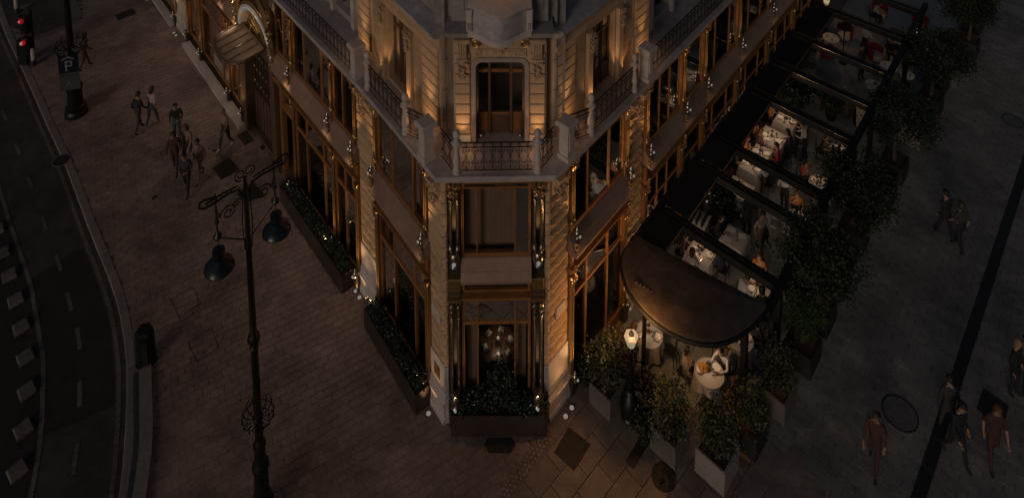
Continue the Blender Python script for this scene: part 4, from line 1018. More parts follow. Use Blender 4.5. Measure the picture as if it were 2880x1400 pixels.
# ---- foliage
def leaves(seed, n, shape, size=(.05,.09), clump=.22, nclump=40, up=.0):
    """leaf-sized folded faces gathered in clumps; shape(rng) gives a clump centre"""
    r = random.Random(seed); v = []; f = []
    cs = [shape(r) for _ in range(nclump)]
    for i in range(n):
        c = cs[r.randrange(nclump)]; p = Vector(c)+Vector((r.gauss(0,clump),r.gauss(0,clump),r.gauss(0,clump*.8)))
        d = Vector((r.gauss(0,1),r.gauss(0,1),r.gauss(up,.7))).normalized(); s = d.cross(Vector((r.gauss(0,1),r.gauss(0,1),r.gauss(0,1)))).normalized()
        L = r.uniform(*size); w = L*.38; k = len(v); nn = d.cross(s)*w*.35
        v += [p, p+d*L*.5+s*w-nn, p+d*L, p+d*L*.5-s*w-nn]; f += [(k,k+1,k+2),(k,k+2,k+3)]
    m = bpy.data.meshes.new('foliage'); m.from_pydata([tuple(q) for q in v], [], f); return m
def ell(rx, ry, rz, z, shell=.45):
    def fn(r):
        while 1:
            p = Vector((r.uniform(-1,1),r.uniform(-1,1),r.uniform(-1,1)))
            if shell < p.length < 1: return (p.x*rx, p.y*ry, z+p.z*rz)
    return fn
def boxs(lx, ly, z0, z1): return lambda r: (r.uniform(-lx,lx), r.uniform(-ly,ly), r.uniform(z0,z1))
HEDGE = [leaves(10+i, 900, boxs(.34,.14,.0,.42), (.05,.10), .06, 26, .5) for i in range(3)]
TALL = leaves(20, 1300, boxs(.2,.12,.0,1.15), (.07,.13), .09, 34, .4)
for m in HEDGE: m.materials.append(M['leaf_dark'])
TALL.materials.append(M['leaf_dark'])
def boxmesh(lx, ly, h, t=.03, soil=.06):
    m = MB(); m.prism([(-lx,-ly),(lx,-ly),(lx,ly),(-lx,ly)], 0, .03)
    for a in ((-lx,lx,-ly,-ly+t),(-lx,lx,ly-t,ly),(-lx,-lx+t,-ly+t,ly-t),(lx-t,lx,-ly+t,ly-t)): m.box(*a,.03,h)
    return m
def planter(name, lab, fr, u, o, lx, ly, h, hedge, grp, m='planter_dark'):
    p = thing(name, lab, 'planter', fr.at(u,o,.012), grp)
    part('trough', shared(('trough',lx,ly,h), lambda: boxmesh(lx,ly,h)), M[m], p)
    part('soil', shared(('soil',lx,ly,h), lambda: MB().box(-lx+.03,lx-.03,-ly+.03,ly-.03,.03,h-.06)), M['soil'], p)
    part('foliage', hedge, M['leaf_dark'], p, Matrix.Translation((0,0,h-.1)) @ Matrix.Scale(lx/.42,4,(1,0,0)))
    return p
for i in range(6):
    planter('window_planter','dark trough with laurel hedge on the long left front, %s from the carved entrance' % ORD[i], FLB, 6.1-.86*i, .36, .42, .24, .72, HEDGE[i%3], 'hedge troughs along the left front')
for i in range(4):
    planter('window_planter','dark trough with laurel hedge under the left window nearest the corner, %s from the corner' % ORD[i], FLA, 1.12+.86*i, .34, .42, .24, .72, HEDGE[(i+1)%3], 'hedge troughs along the left front')
for i, (fr, u) in enumerate(((FLA,2.3),(FLA,3.4),(FLB,3.6),(FLB,4.9),(FLB,2.0))):
    p = thing('indoor_plant', ['leafy plant indoors behind the left corner window, nearer the corner','leafy plant indoors behind the left corner window, farther from the corner','leafy plant indoors behind the long left shop window, middle of three','leafy plant indoors behind the long left shop window, nearest the entrance','leafy plant indoors behind the narrow left shop window by the stone pier'][i], 'plant', fr.at(u,-.75,.22), 'plants behind the shop windows')
    part('pot', MB().lathe([(.14,0),(.19,.4),(.17,.4),(.15,.32)], seg=14), M['planter_black'], p); part('foliage', TALL, M['leaf_dark'], p, Matrix.Translation((0,0,.4)))
# corner planter in front of the chamfer
g0 = G(1268,1231); g1 = G(1540,1235); cx = (g0.x+g1.x)/2; hw = (g1.x-g0.x)/2
p = thing('corner_planter', 'long dark trough with a tall laurel bush in front of the corner window', 'planter', TR(cx,g0.y+.30,.012))
part('trough', boxmesh(hw,.27,.72), M['planter_dark'], p); part('soil', MB().box(-hw+.03,hw-.03,-.24,.24,.03,.66), M['soil'], p)
def bush(r):
    x = r.uniform(-1,1); return (x*hw*.92, r.uniform(-.14,.16), .70+r.random()*(.34+1.05*max(0,1-abs(x)*1.75)))
m = leaves(77, 5200, bush, (.06,.12), .075, 150, .5); part('foliage', m, M['leaf_dark'], p)
part('stem', MB().tube([(0,0,.6),(.03,.02,1.2),(-.02,0,1.7)],[.03,.022,.01],6), M['bark'], p)

# ---- dining table and armchair behind the corner window
def lathe_part(prof, seg=18): return MB().lathe(prof, seg=seg)
it = thing('indoor_table', 'round table laid for dinner behind the corner window', 'table', TR(-.45,20.95,.22))
part('tabletop', lathe_part([(.62,.72),(.62,.75),(1e-4,.75)]), M['wood_dark'], it); part('pedestal', lathe_part([(.25,0),(.25,.03),(.05,.06),(.05,.72)]), M['wood_dark'], it)
for i in range(6):
    a = 2*pi*i/6+.3; o = link('folded_napkin', shared('folded_napkin', lambda: MB().tbox(-.07,.07,-.09,.09,0,.10,.03)), TR(-.45+.44*cos(a),20.95+.44*sin(a),.974,a), None, M['napkin'])
    tag(o, 'white folded napkin on the round table behind the corner window', 'napkin', 'napkins on the corner table')
for i in range(5):
    a = 2*pi*i/5; o = link('wine_glass', shared('wine_glass', lambda: MB().lathe([(.032,0),(.032,.004),(.004,.01),(.004,.08),(.03,.10),(.036,.15),(.028,.2)], seg=10), True), TR(-.45+.26*cos(a),20.95+.26*sin(a),.972), None, M['glass_clear'])
    tag(o, 'wine glass on the round table behind the corner window', 'glass', 'glasses on the corner table')
tl = thing('candle_lamp', 'small lit lamp in the middle of the table behind the corner window', 'lamp', TR(-.45,20.95,.972))
part('stand', lathe_part([(.05,0),(.05,.01),(.01,.02),(.01,.18)],10), M['brass'], tl); part('glow', MB().sph((0,0,.22),.05,10,6), M['candle'], tl); lamp(tl,'glow_light',(0,0,.36),2.5,(1,.75,.5),.05)
ac = thing('armchair', 'grey upholstered tub armchair behind the corner window', 'armchair', TR(-.43,20.08,.22,pi))
part('seat', MB().lathe([(.30,.22),(.33,.26),(.33,.42),(.28,.46),(1e-4,.46)], seg=18), M['cushion'], ac, smooth=True)
mb = MB(); n = 14; vs = []
for i in range(n+1):
    a = radians(-10)+radians(200)*i/n
    for r_, z in ((.34,.3),(.37,.78),(.29,.80),(.27,.42)): vs.append((r_*cos(a),r_*sin(a),z))
mb.add(vs, [(4*i+j,4*i+(j+1)%4,4*i+4+(j+1)%4,4*i+4+j) for i in range(n) for j in range(4)]+[(0,1,2,3),(4*n,4*n+1,4*n+2,4*n+3)]); part('backrest', mb, M['cushion'], ac, smooth=True)
for x, y in ((.2,.2),(-.2,.2),(.2,-.2),(-.2,-.2)): part('leg', shared('tub_leg', lambda: MB().lathe([(.015,0),(.022,.22)], seg=6)), M['wood_dark'], ac, Matrix.Translation((x,y,0)))

# ---- ornate double-arm street lamp
def crown_ring(rad, n=14):
    """iron basket: a ring of upturned hooks on spokes"""
    m = MB(); m.tube([(rad*.95*cos(2*pi*i/24),rad*.95*sin(2*pi*i/24),0) for i in range(24)], .016, 5, True)
    m.tube([(rad*.7*cos(2*pi*i/20),rad*.7*sin(2*pi*i/20),-.14) for i in range(20)], .014, 5, True)
    return m
LX, LY = -6.87, 17.2
SL = thing('street_lamp', 'tall black ornate street lamp with two hanging bell shades', 'street lamp', TR(LX,LY,.0))
part('base', lathe_part([(.36,0),(.36,.12),(.30,.2),(.31,.5),(.24,.62),(.26,.7),(.20,.9),(.19,1.6),(.23,1.68),(.23,1.76),(.16,1.86),(.14,2.3),(.17,2.36),(.17,2.44),(.115,2.56)],20), M['lamp_iron'], SL, smooth=True)
part('pole', lathe_part([(.115,2.5),(.105,3.2),(.14,3.26),(.10,3.34),(.095,5.4),(.12,5.46),(.09,5.52),(.14,5.62),(.17,5.72),(.14,5.82),(.09,5.9),(.075,8.4),(.11,8.5),(.11,8.6),(.07,8.7),(.055,10.3)],16), M['lamp_iron'], SL, smooth=True)
rg = part('basket', crown_ring(.52), M['lamp_iron'], SL, Matrix.Translation((0,0,3.3)) @ Matrix.Scale(.8,4))
hk = shared('basket_hook', lambda: MB().tube([(.09,0,-.02),(.25,0,-.16),(.42,0,-.14),(.53,0,.0),(.52,0,.14),(.47,0,.2)], [.016,.018,.02,.02,.016,.008], 5).sph((.47,0,.22),.022,6,4))
for i in range(14): part('basket_hook', hk, M['lamp_iron'], rg, Matrix.Rotation(2*pi*i/14,4,'Z'))
ARM = Matrix.Rotation(atan2(1.03,1.14),4,'Z')
ar = part('arm_frame', MB().tube([(0,0,8.6),(0,0,10.5)],.05,8), M['lamp_iron'], SL, ARM)
AX = Matrix.Scale(1.02,4,(1,0,0))
for s in (-1,1):
    mb = MB()
    mb.tube([(0,0,9.6),(s*.05,0,10.0),(s*.2,0,10.26),(s*.45,0,10.30),(s*.75,0,10.26),(s*1.02,0,10.26),(s*1.14,0,10.36),(s*1.12,0,10.48),(s*1.02,0,10.50),(s*.765,0,10.42)], .028, 6)
    mb.tube([(s*.2,0,10.36),(s*.5,0,10.40),(s*1.0,0,10.37)], .022, 5)
    for k in range(6): mb.tube([(s*(.35+.12*k),0,10.29),(s*(.38+.12*k),0,10.39)],.014,4)
    part('arm', mb, M['lamp_iron'], ar, AX)
    mb = MB(); mb.tube([(s*.75+(p[0])*1.0-s*.30,0,p[2]+9.78) for p in spiral((0,0),.21,.03,0 if s > 0 else pi,s*1.7,26)], .018, 5)
    mb.tube([(s*.75,0,10.26),(s*.74,0,10.0),(s*.66,0,9.78)],.018,5); mb.tube([(s*.24+p[0],0,p[2]+9.92) for p in spiral((0,0),.11,.02,pi if s > 0 else 0,-s*1.5,18)],.014,5); part('scroll', mb, M['lamp_iron'], ar, AX)
    mb = MB(); mb.tube([(s*.10,0,8.6),(s*.13,0,9.2),(s*.10,0,9.9),(s*.16,0,10.3)],.014,5); mb.tube([(p[0]+s*.12,0,p[2]+10.62) for p in spiral((0,0),.16,.05,-pi/2,s*1.3,20)],.018,5); part('lyre_bar', mb, M['lamp_iron'], ar)
    mb = MB(); mb.tube([(s*.06,0,8.72),(s*.73,0,9.25)],.016,5); part('stay', mb, M['lamp_iron'], ar, AX)
    h = part('hanger', MB().tube([(s*.765,0,10.5),(s*.765,0,9.4)],.022,6).lathe([(.02,.0),(.06,.08),(.03,.16),(.05,.2),(.02,.24)],(s*.765,0,9.62),10).lathe([(.02,0),(.09,.06),(.11,.12),(.06,.2),(.02,.26)],(s*.765,0,9.2),12).tube([(s*.765,0,9.2),(s*.765,0,8.9)],.012,5), M['lamp_iron'], ar)
    part('bell_shade', MB().lathe([(.05,.52),(.15,.50),(.16,.40),(.12,.34),(.13,.24),(.26,.13),(.36,.05),(.375,.0),(.34,.01),(.17,.14),(.07,.2)], (s*.765,0,8.42), 24), M['lamp_blue'], ar, smooth=True)
# ---- lamp post with parking sign
c = G(215,318); PL = thing('sign_lamp_post', 'black lamp post carrying a blue parking sign, top left', 'lamp post', TR(c.x,c.y,0))
part('base', lathe_part([(.50,0),(.50,.14),(.42,.22),(.40,.36),(.44,.42),(.33,.5),(.30,1.25),(.36,1.3),(.36,1.38),(.26,1.46),(.24,1.72)],20), M['lamp_iron'], PL, smooth=True)
part('pole', lathe_part([(.17,1.6),(.15,3.4),(.13,6.0),(.10,10.0)],14), M['lamp_iron'], PL, smooth=True)
rg = part('basket', crown_ring(.66), M['lamp_iron'], PL, Matrix.Translation((0,0,3.42)))
for i in range(12): part('basket_hook', hk, M['lamp_iron'], rg, Matrix.Rotation(2*pi*i/12+.1,4,'Z') @ Matrix.Scale(1.25,4))
SG = Matrix.Translation((.02,-.30,0)) @ Matrix.Rotation(radians(14),4,'Z')
s1 = part('parking_sign', MB().box(-.42,.42,-.02,.02,2.32,3.22), M['sign_blue'], PL, SG)
def P_letter():
    m = MB(); y0, y1 = -.030,-.021
    m.box(-.14,-.07,y0,y1,2.42,2.92); m.box(-.07,.10,y0,y1,2.86,2.92); m.box(-.07,.10,y0,y1,2.64,2.70); m.box(.10,.16,y0,y1,2.67,2.89)
    m.yext([(-.26,2.96),(0,3.10),(.26,2.96),(.26,3.01),(0,3.15),(-.26,3.01)], y0, y1); return m
part('letter', P_letter(), M['sign_white'], s1)
s2 = part('information_plate', MB().box(-.42,.42,-.02,.02,2.18,2.31), M['sign_grey'], PL, SG); part('arrow', MB().yext([(-.30,2.245),(-.22,2.28),(-.22,2.21)],-.028,-.021), M['black'], s2)
s3 = part('notice_plate', MB().box(-.42,.42,-.02,.02,1.45,2.16), M['sign_grey'], PL, SG)
part('warning_symbol', MB().tube([(-.15,-.026,1.68),(.0,-.026,1.95),(.15,-.026,1.68),(.06,-.026,1.68)],.014,4).sph((.02,-.026,1.78),.045,8,5), M['sign_white'], s3)
# ---- traffic signal and small bollards, top left
c = G(98,178); TL = thing('traffic_light', 'traffic light post with two red signals lit, top left', 'traffic light', TR(c.x,c.y,0))
part('post', MB().lathe([(.07,0),(.07,3.0)],seg=10), M['black'], TL)
for k, (z, h) in enumerate(((1.30,1.15),(2.15,.95))):
    hd = part('signal_head', MB().cbox(-.20,.20,-.02,.24,-.0,h,.03), M['black'], TL, Matrix.Translation((-.22,-.05,z-.9+.55*k)) @ Matrix.Rotation(radians(168),4,'Z'))
    for j in range(3): part('visor', shared('visor', lambda: MB().lathe([(.11,0),(.12,.05),(.11,.05)], seg=12)), M['black'], hd, Matrix.Translation((0,.24,.18+(h-.36)*j/2)) @ Matrix.Rotation(-pi/2,4,'X'))
    part('red_signal', MB().sph((0,.30,h-.18),.13,12,8), M['red_on'], hd)
    part('signal_centre', MB().sph((0,.40,h-.14),.05 if k else .075,10,6), M['red_hot'], hd)
part('control_box', MB().cbox(-.22,.22,-.16,.16,0,1.35,.03), M['black'], TL, Matrix.Translation((-.55,.0,0)))
lamp(TL, 'signal_glow', (-.25,-.42,1.6), 1.2, (1,.05,.03), .05)
for px, lab in (((95,184),'pale short bollard with dark foot beside the traffic light'),((47,38),'pale short bollard with dark foot at the top left corner by the side street')):
    c = G(*px); b = thing('bollard', lab, 'bollard', TR(c.x,c.y,0)); part('foot', lathe_part([(.13,0),(.13,.28),(.11,.32)],12), M['planter_dark'], b); part('post', lathe_part([(.10,.32),(.10,.85),(.07,.93),(1e-4,.95)],12), M['bollard_white'], b, smooth=True)
# ---- black six-sided pillar by the kerb
c = G(412,1018); k = thing('utility_pillar', 'black six-sided pillar with sloping top standing by the kerb, lower left', 'pillar', TR(c.x,c.y,0,.3))
hx = [(.30*cos(2*pi*i/6),.24*sin(2*pi*i/6)) for i in range(6)]
mb = MB(); mb.add([(x*1.05,y*1.05,0) for x,y in hx]+[(x*.95,y*.95,1.18+.14*y) for x,y in hx]+[(x*.80,y*.80,1.26+.14*y) for x,y in hx], [(i,(i+1)%6,6+(i+1)%6,6+i) for i in range(6)]+[(6+i,6+(i+1)%6,12+(i+1)%6,12+i) for i in range(6)]+[tuple(range(12,18)),tuple(range(5,-1,-1))])
part('body', mb, M['black'], k); part('door_seam', MB().box(-.1,.1,-.262,-.252,.15,1.0), M['planter_black'], k); part('plinth', MB().prism([(x*1.15,y*1.15) for x,y in hx],-.002,.06), M['black'], k)
# ================================================================== TERRACE
TO = Vector((4.25,22.75)); TANG = 49.2
TA_ = dirv(TANG); TB_ = dirv(TANG-90)
def TF(al, out, z=0, rz=0): p = TO+TA_*al+TB_*out; return TR(p.x,p.y,z,radians(TANG)+rz)      # local x = along, -y = outward
PZ = 3.0
PG = thing('pergola', 'black metal pergola with open roof beams over the dining terrace', 'pergola', TF(0,0,0))
def pbar(name, x0, x1, y0, y1, z0, z1, m='black', parent=None):
    return link(name, MB().box(x0,x1,y0,y1,z0,z1).mesh(name), MW[PG.name], parent or PG, M[m])
BEAMS = [.55,1.62,4.35,6.05,9.47,11.9,14.5,17.7,20.5]
pbar('wall_beam', -.2, 21.5, -.10, .10, PZ-.22, PZ)
pbar('outer_beam', .55, 21.5, -4.50, -4.28, PZ-.24, PZ+.02)
for i, x in enumerate(BEAMS):
    if i == 0: continue
    b = pbar('roof_beam', x-.16, x+.16, -4.28, -.10, PZ-.26, PZ)
    if i >= 4:
        for dx in (-.20,.19): pbar('guide_rail', x+dx, x+dx+.03, -4.25, -.1, PZ+.005, PZ+.035, 'silver', b)
    else:
        pbar('guide_rail', x-.02, x+.02, -4.2, -.2, PZ+.002, PZ+.05, 'black', b)
for x in BEAMS[1:]+[-.2]:
    y = -4.39 if x > 0 else -4.05
    o = pbar('post', x-.09, x+.09, y-.09, y+.09, 0.012, PZ-.24)
    pbar('post_foot', x-.15, x+.15, y-.15, y+.15, 0.0, .05, 'black', o)
# louvre panels along the wall: slats one by one
lv = [(.05,1.40),(1.80,4.15),(4.55,5.85),(6.25,9.3),(9.65,11.7),(12.1,14.3),(14.7,17.5)]
sl = shared('louvre_slat', lambda: MB().add([(-.5,0,0),(.5,0,0),(.5,.045,.035),(-.5,.045,.035),(-.5,0,.012),(.5,0,.012),(.5,.045,.047),(-.5,.045,.047)], [(0,3,2,1),(4,5,6,7),(0,1,5,4),(2,3,7,6),(1,2,6,5),(3,0,4,7)]))
cnt = 0
for i, (a, b) in enumerate(lv):
    f = link('louvre_panel', MB().box(a,b,-1.06,-.98,PZ-.10,PZ+.06).box(a,b,-.18,-.11,PZ-.10,PZ+.06).mesh('louvre_panel'), MW[PG.name], PG, M['black'])
    link('gilt_edge', MB().box(a,b,-1.085,-1.061,PZ+.02,PZ+.05).mesh('gilt_edge'), MW[PG.name], f, M['brass'])
    if i < 3:
        n = int((b-a)/.052)
        for k in range(n):
            x = a+(k+.5)*(b-a)/n
            link('louvre_slat', sl, MW[PG.name] @ Matrix.Translation((x,-.58,PZ)) @ Matrix.Rotation(-pi/2,4,'Z') @ Matrix.Scale(.80,4,(1,0,0)), f, M['fabric_black']); cnt += 1
    else:
        link('cover_sheet', MB().box(a,b,-.98,-.18,PZ-.04,PZ+.0).mesh('cover_sheet'), MW[PG.name], f, M['fabric_black'])
# rounded canopy closing the pergola
CN = thing('rounded_canopy', 'dark bronze half-round canopy at the end of the terrace pergola', 'canopy', TF(0,0,0))
key = [(-.0,.02),(-.86,.04),(-1.40,.40),(-1.80,.95),(-2.03,1.75),(-2.0,2.55),(-1.70,3.30),(-1.12,3.88),(-.35,4.22),(.30,4.36),(.62,4.38)]
ol = [(p.x,-p.y) for p in smooth_line(key, 4)]
mb = MB(); n = len(ol); cxy = (-.5,-2.1)
vs = [(x,y,PZ-.06) for x,y in ol]+[(x,y,PZ+.10) for x,y in ol]+[(cxy[0]+(x-cxy[0])*.96,cxy[1]+(y-cxy[1])*.96,PZ+.14) for x,y in ol]+[(cxy[0]+(x-cxy[0])*.45,cxy[1]+(y-cxy[1])*.45,PZ+.22) for x,y in ol]
fs = [tuple(range(n-1,-1,-1)), tuple(range(3*n,4*n))]
for r in range(3): fs += [(r*n+i,r*n+(i+1)%n,(r+1)*n+(i+1)%n,(r+1)*n+i) for i in range(n)]
mb.add(vs, fs); part('canopy_shell', mb, M['membrane'], CN, smooth=True)
mb = MB(); rim = [Vector((x,y,PZ-.02)) for x,y in ol]; mb.tube(rim, .085, 7); part('rim', mb, M['black'], CN, smooth=True)
for k in range(4):
    yy = -.75-.85*k; part('seam', MB().tube([(-1.55+.12*abs(k-1.5),yy,PZ+.165),(-.9,yy,PZ+.20),(-.2,yy,PZ+.215),(.12+.12*k,yy,PZ+.16)],.010,5), M['membrane'], CN)
e = part('light_bar', MB().box(-.32,.32,-.04,.04,0,.05), M['planter_dark'], CN, Matrix.Translation((-1.46,-1.22,PZ+.145)) @ Matrix.Rotation(radians(-84),4,'Z'))
for i in range(5): part('bar_lens', shared('bar_lens', lambda: MB().sph((0,0,0),.014,6,4)), M['bulb_dim'], e, Matrix.Translation((-.26+.13*i,0,.055)))
for al, ou in ((-1.62,1.35),(-.2,4.05)): link('post', MB().lathe([(.11,0),(.11,.04),(.07,.06),(.07,2.92)], seg=12).mesh('post', True), TF(al,ou,.01), CN, M['black'])

# ---- tables, cloths, chairs
DROP = {}
def cloth_mesh(half, rnd):
    mb = MB(); n = 40; zt = .765; top = []; bot = []
    for i in range(n):
        a = 2*pi*i/n
        if rnd: x, y = half*cos(a), half*sin(a); w = .06*sin(a*9)
        else:
            k = half/max(abs(cos(a)),abs(sin(a))); x, y = k*cos(a), k*sin(a); w = .05*abs(sin(2*a))**3*1.6+.012*sin(a*12)
        L = sqrt(x*x+y*y); top.append((x,y,zt)); bot.append((x*(1+(.05+w)/L), y*(1+(.05+w)/L), .20+(.0 if rnd else .10*abs(sin(2*a))**6*-1)))
    mid = [((t[0]*.35+b[0]*.65),(t[1]*.35+b[1]*.65),.5) for t, b in zip(top,bot)]
    edge = [(t[0]*1.005,t[1]*1.005,.757) for t in top]
    vs = [(0,0,zt)]+top+edge+mid+bot
    fs = [(0,1+i,1+(i+1)%n) for i in range(n)]
    for r in range(3): fs += [(1+r*n+i,1+r*n+(i+1)%n,1+(r+1)*n+(i+1)%n,1+(r+1)*n+i) for i in range(n)]
    return mb.add(vs, fs)
def chair_parts(root):
    part('seat', shared('chair_seat', lambda: MB().lathe([(.19,.43),(.21,.445),(.21,.465),(.19,.475),(1e-4,.475)], seg=16), True), M['chair'], root)
    part('backrest', shared('chair_back', lambda: MB().tube([(-.19,.17,.45),(-.20,.21,.70),(-.15,.25,.88),(0,.26,.93),(.15,.25,.88),(.20,.21,.70),(.19,.17,.45)],.016,6).tube([(-.1,.19,.47),(-.11,.23,.7),(0,.25,.8),(.11,.23,.7),(.1,.19,.47)],.012,5), True), M['chair'], root)
    for x, y in ((.16,.14),(-.16,.14),(.16,-.14),(-.16,-.14)):
        part('leg', shared(('chair_leg',x,y), lambda: MB().tube([(x,y,.44),(x*1.25,y*1.35,.0)],[.018,.013],6)), M['chair'], root)
def chair(Mx, lab, grp): c = thing('dining_chair', lab, 'chair', Mx, grp); chair_parts(c); return c
plate_m = lambda: MB().lathe([(.06,.0),(.075,.004),(.125,.016),(.13,.020),(.122,.020),(.07,.008),(1e-4,.008)], seg=18)
glass_m = lambda: MB().lathe([(.034,0),(.034,.004),(.005,.01),(.005,.085),(.032,.105),(.04,.155),(.032,.21)], seg=10)
tumbler = lambda: MB().lathe([(.028,0),(.034,.09),(.03,.09),(.025,.01)], seg=10)
def table(Mx, half, rnd, where, seats, lit=5.0, plates=2, glasses=3, menus=0, bare=False):
    half *= .92
    """where: phrase that singles the table out; seats: list of (angle in the table's frame, who)"""
    t = thing('dining_table', '%s dining table %s' % ('round' if rnd else 'square', where), 'table', Mx)
    part('tabletop', MB().lathe([(half-.02,.715),(half-.01,.74),(1e-4,.74)], seg=24) if rnd else MB().box(-half+.01,half-.01,-half+.01,half-.01,.715,.74), M['wood_dark'], t)
    part('pedestal', shared('table_pedestal', lambda: MB().lathe([(.24,0),(.24,.03),(.05,.06),(.045,.715)], seg=12)), M['black'], t)
    if not bare:
        o = link('tablecloth', cloth_mesh(half,rnd).mesh('tablecloth', False), Mx @ Matrix.Translation((0,0,-.006)), None, M['cloth'])
        tag(o, 'white cloth on the %s table %s' % ('round' if rnd else 'square', where), 'tablecloth')
    zt = .762 if not bare else .742
    for i in range(plates):
        a = (seats[i%max(1,len(seats))][0] if seats else i*2.1); r = half*.62
        o = link('plate', shared('plate', plate_m, True), Mx @ Matrix.Translation((r*cos(a),r*sin(a),zt)), None, M['plate']); tag(o, 'white dinner plate on the table '+where, 'plate', 'plates on the table '+where)
        for s, (nm, q) in enumerate((('knife',.16),('fork',-.16))):
            o = link(nm, shared('cutlery', lambda: MB().box(-.10,.10,-.007,.007,0,.006)), Mx @ Matrix.Translation((r*cos(a)-q*sin(a),r*sin(a)+q*cos(a),zt+.001)) @ Matrix.Rotation(a,4,'Z'), None, M['silver']); tag(o, nm+' on the table '+where, nm, {'knife':'knives','fork':'forks'}[nm]+' on the table '+where)
    rg = random.Random(len(where)*7+plates)
    for i in range(glasses):
        a = rg.uniform(0,2*pi); r = half*rg.uniform(.25,.45)
        o = link('wine_glass', shared('wine_glass2', glass_m, True), Mx @ Matrix.Translation((r*cos(a),r*sin(a),zt)), None, M['glass_clear']); tag(o, 'wine glass on the table '+where, 'glass', 'glasses on the table '+where)
    for i in range(menus):
        o = link('menu_card', shared('menu_card', lambda: MB().tbox(-.11,.11,-.15,.15,0,.008,.003)), Mx @ Matrix.Translation(((-.24,.22,.24,-.2)[i],(.18,.24,-.2,-.22)[i],zt+.001)) @ Matrix.Rotation(.3*i,4,'Z'), None, M['napkin']); tag(o, 'pale menu card lying on the table '+where, 'menu', 'menus on the table '+where)
    if lit:
        l_ = thing('table_lamp', 'lit lamp on the table '+where, 'lamp', Mx @ Matrix.Translation((.06,.05,zt)))
        part('stem', shared('tl_stem', lambda: MB().lathe([(.05,0),(.05,.012),(.008,.02),(.008,.24)], seg=10)), M['brass'], l_); part('shade', shared('tl_shade', lambda: MB().lathe([(.06,.24),(.035,.30),(.005,.305)], seg=12)), M['black'], l_)
        part('glow', shared('tl_glow', lambda: MB().sph((0,0,.243),.03,8,5)), M['candle'], l_); lamp(l_, 'pool_of_light', (0,0,.55), lit*1.05, (1,.66,.40), .04)
    for a, who in seats:
        cm = Mx @ Matrix.Rotation(a,4,'Z') @ Matrix.Translation((half+(.30 if who else .22),0,0)) @ Matrix.Rotation(-pi/2,4,'Z')
        chair(cm, 'black bentwood chair %s' % (('under '+who[0]) if who else ('empty at the table '+where)), 'chairs at the table '+where)
        if who: DINERS.append((cm, who))
DINERS = []
def W2(x, y, rz=0): return TR(x,y,.006,radians(TANG)+rz)
table(W2(7.04,24.36), .50, False, 'brightly lit by the half-round canopy', [(radians(-80),('the diner in a blue jacket','blue')),(radians(110),('the diner leaning over the bright cloth by the canopy','dress')),(radians(175),('the diner with pale sleeves by the canopy edge','pale'))], 7, 3, 4)
table(W2(8.66,23.04), .48, True, 'at the outer post by the canopy end', [(radians(150),('the diner in a white shirt by the outer post','white')),(radians(20),('the diner in an orange top by the outer post','orange')),(radians(215),('the long-haired diner in black by the outer post','black'))], 6, 3, 3)
table(W2(8.41,24.93), .45, False, 'laid with menus in the dark second bay', [(radians(90),('the diner in black reading at the menu table','black')),(radians(180),None)], 0, 0, 2, 3)
table(W2(9.25,27.1), .50, False, 'partly under the third beam by the planter box', [(radians(-90),None)], 4, 2, 2)
table(W2(10.13,28.25), .46, False, 'lit in the fourth bay with a man in white', [(radians(-100),('the diner in a white shirt seen from behind','white')),(radians(95),('the diner in dark facing the man in white','dress'))], 6, 2, 3)
table(W2(10.75,28.95), .40, False, 'beside the diner in bright red in the fourth bay', [(radians(-70),('the diner in bright red near the fourth bay','red')),(radians(115),('the auburn-haired diner opposite the one in red','orange'))], 4, 2, 3)
table(W2(11.5,29.75), .56, False, 'largest and brightest of the wall side', [(radians(-75),('the diner in black with his back turned','black')),(radians(100),('the diner in an amber blouse at the brightest table','orange')),(radians(150),('the dark-dressed diner at the brightest table','dress')),(radians(-110),None)], 8, 4, 5)
table(W2(12.51,30.8), .48, False, 'next to the fourth beam on the wall side', [(radians(100),('the diner by the fourth beam lit in amber','orange')),(radians(-80),('the dark diner by the fourth beam','dress'))], 6, 2, 4)
table(W2(14.13,28.98), .48, True, 'at the outer edge before the fourth beam', [(radians(100),('the diner with auburn hair at the outer round table','dress')),(radians(200),None)], 4.5, 2, 2)
table(W2(12.62,27.32), .48, True, 'at the outer edge with a diner in coral red', [(radians(80),('the diner in a coral red top','coral')),(radians(-20),('the diner in black under the tree','black'))], 4, 2, 2)
table(W2(11.03,25.7), .48, True, 'half under the second beam at the outer edge', [(radians(20),('the diner in orange at the half-hidden round table','orange')),(radians(-60),('the diner in dark by the half-hidden round table','black'))], 4, 2, 4)
table(W2(6.23,20.26), .50, True, 'before the half-round canopy among olive planters', [(radians(-20),('the diner in a white top under the canopy edge','white')),(radians(110),('the diner under the front of the canopy','pale')),(radians(200),None)], 7, 2, 4)
table(W2(4.53,21.43), .50, True, 'under the canopy beside the lit lantern', [(radians(150),('the diner by the lit lantern','dress')),(radians(-70),None)], 7, 3, 4)
table(W2(7.51,21.27), .46, True, 'under the outer side of the half-round canopy', [(radians(120),('the pale-dressed diner under the outer side of the canopy','pale')),(radians(-40),('the dark-dressed diner under the outer side of the canopy','black'))], 3, 2, 3)
o = link('serving_platter', MB().lathe([(.13,0),(.16,.02),(.15,.02),(.11,.008),(1e-4,.03)], seg=18).mesh('serving_platter', True), W2(6.17,20.32) @ Matrix.Translation((0,.12,.775)), None, M['orange_food']); tag(o, 'amber round platter on the table in front of the canopy', 'platter')
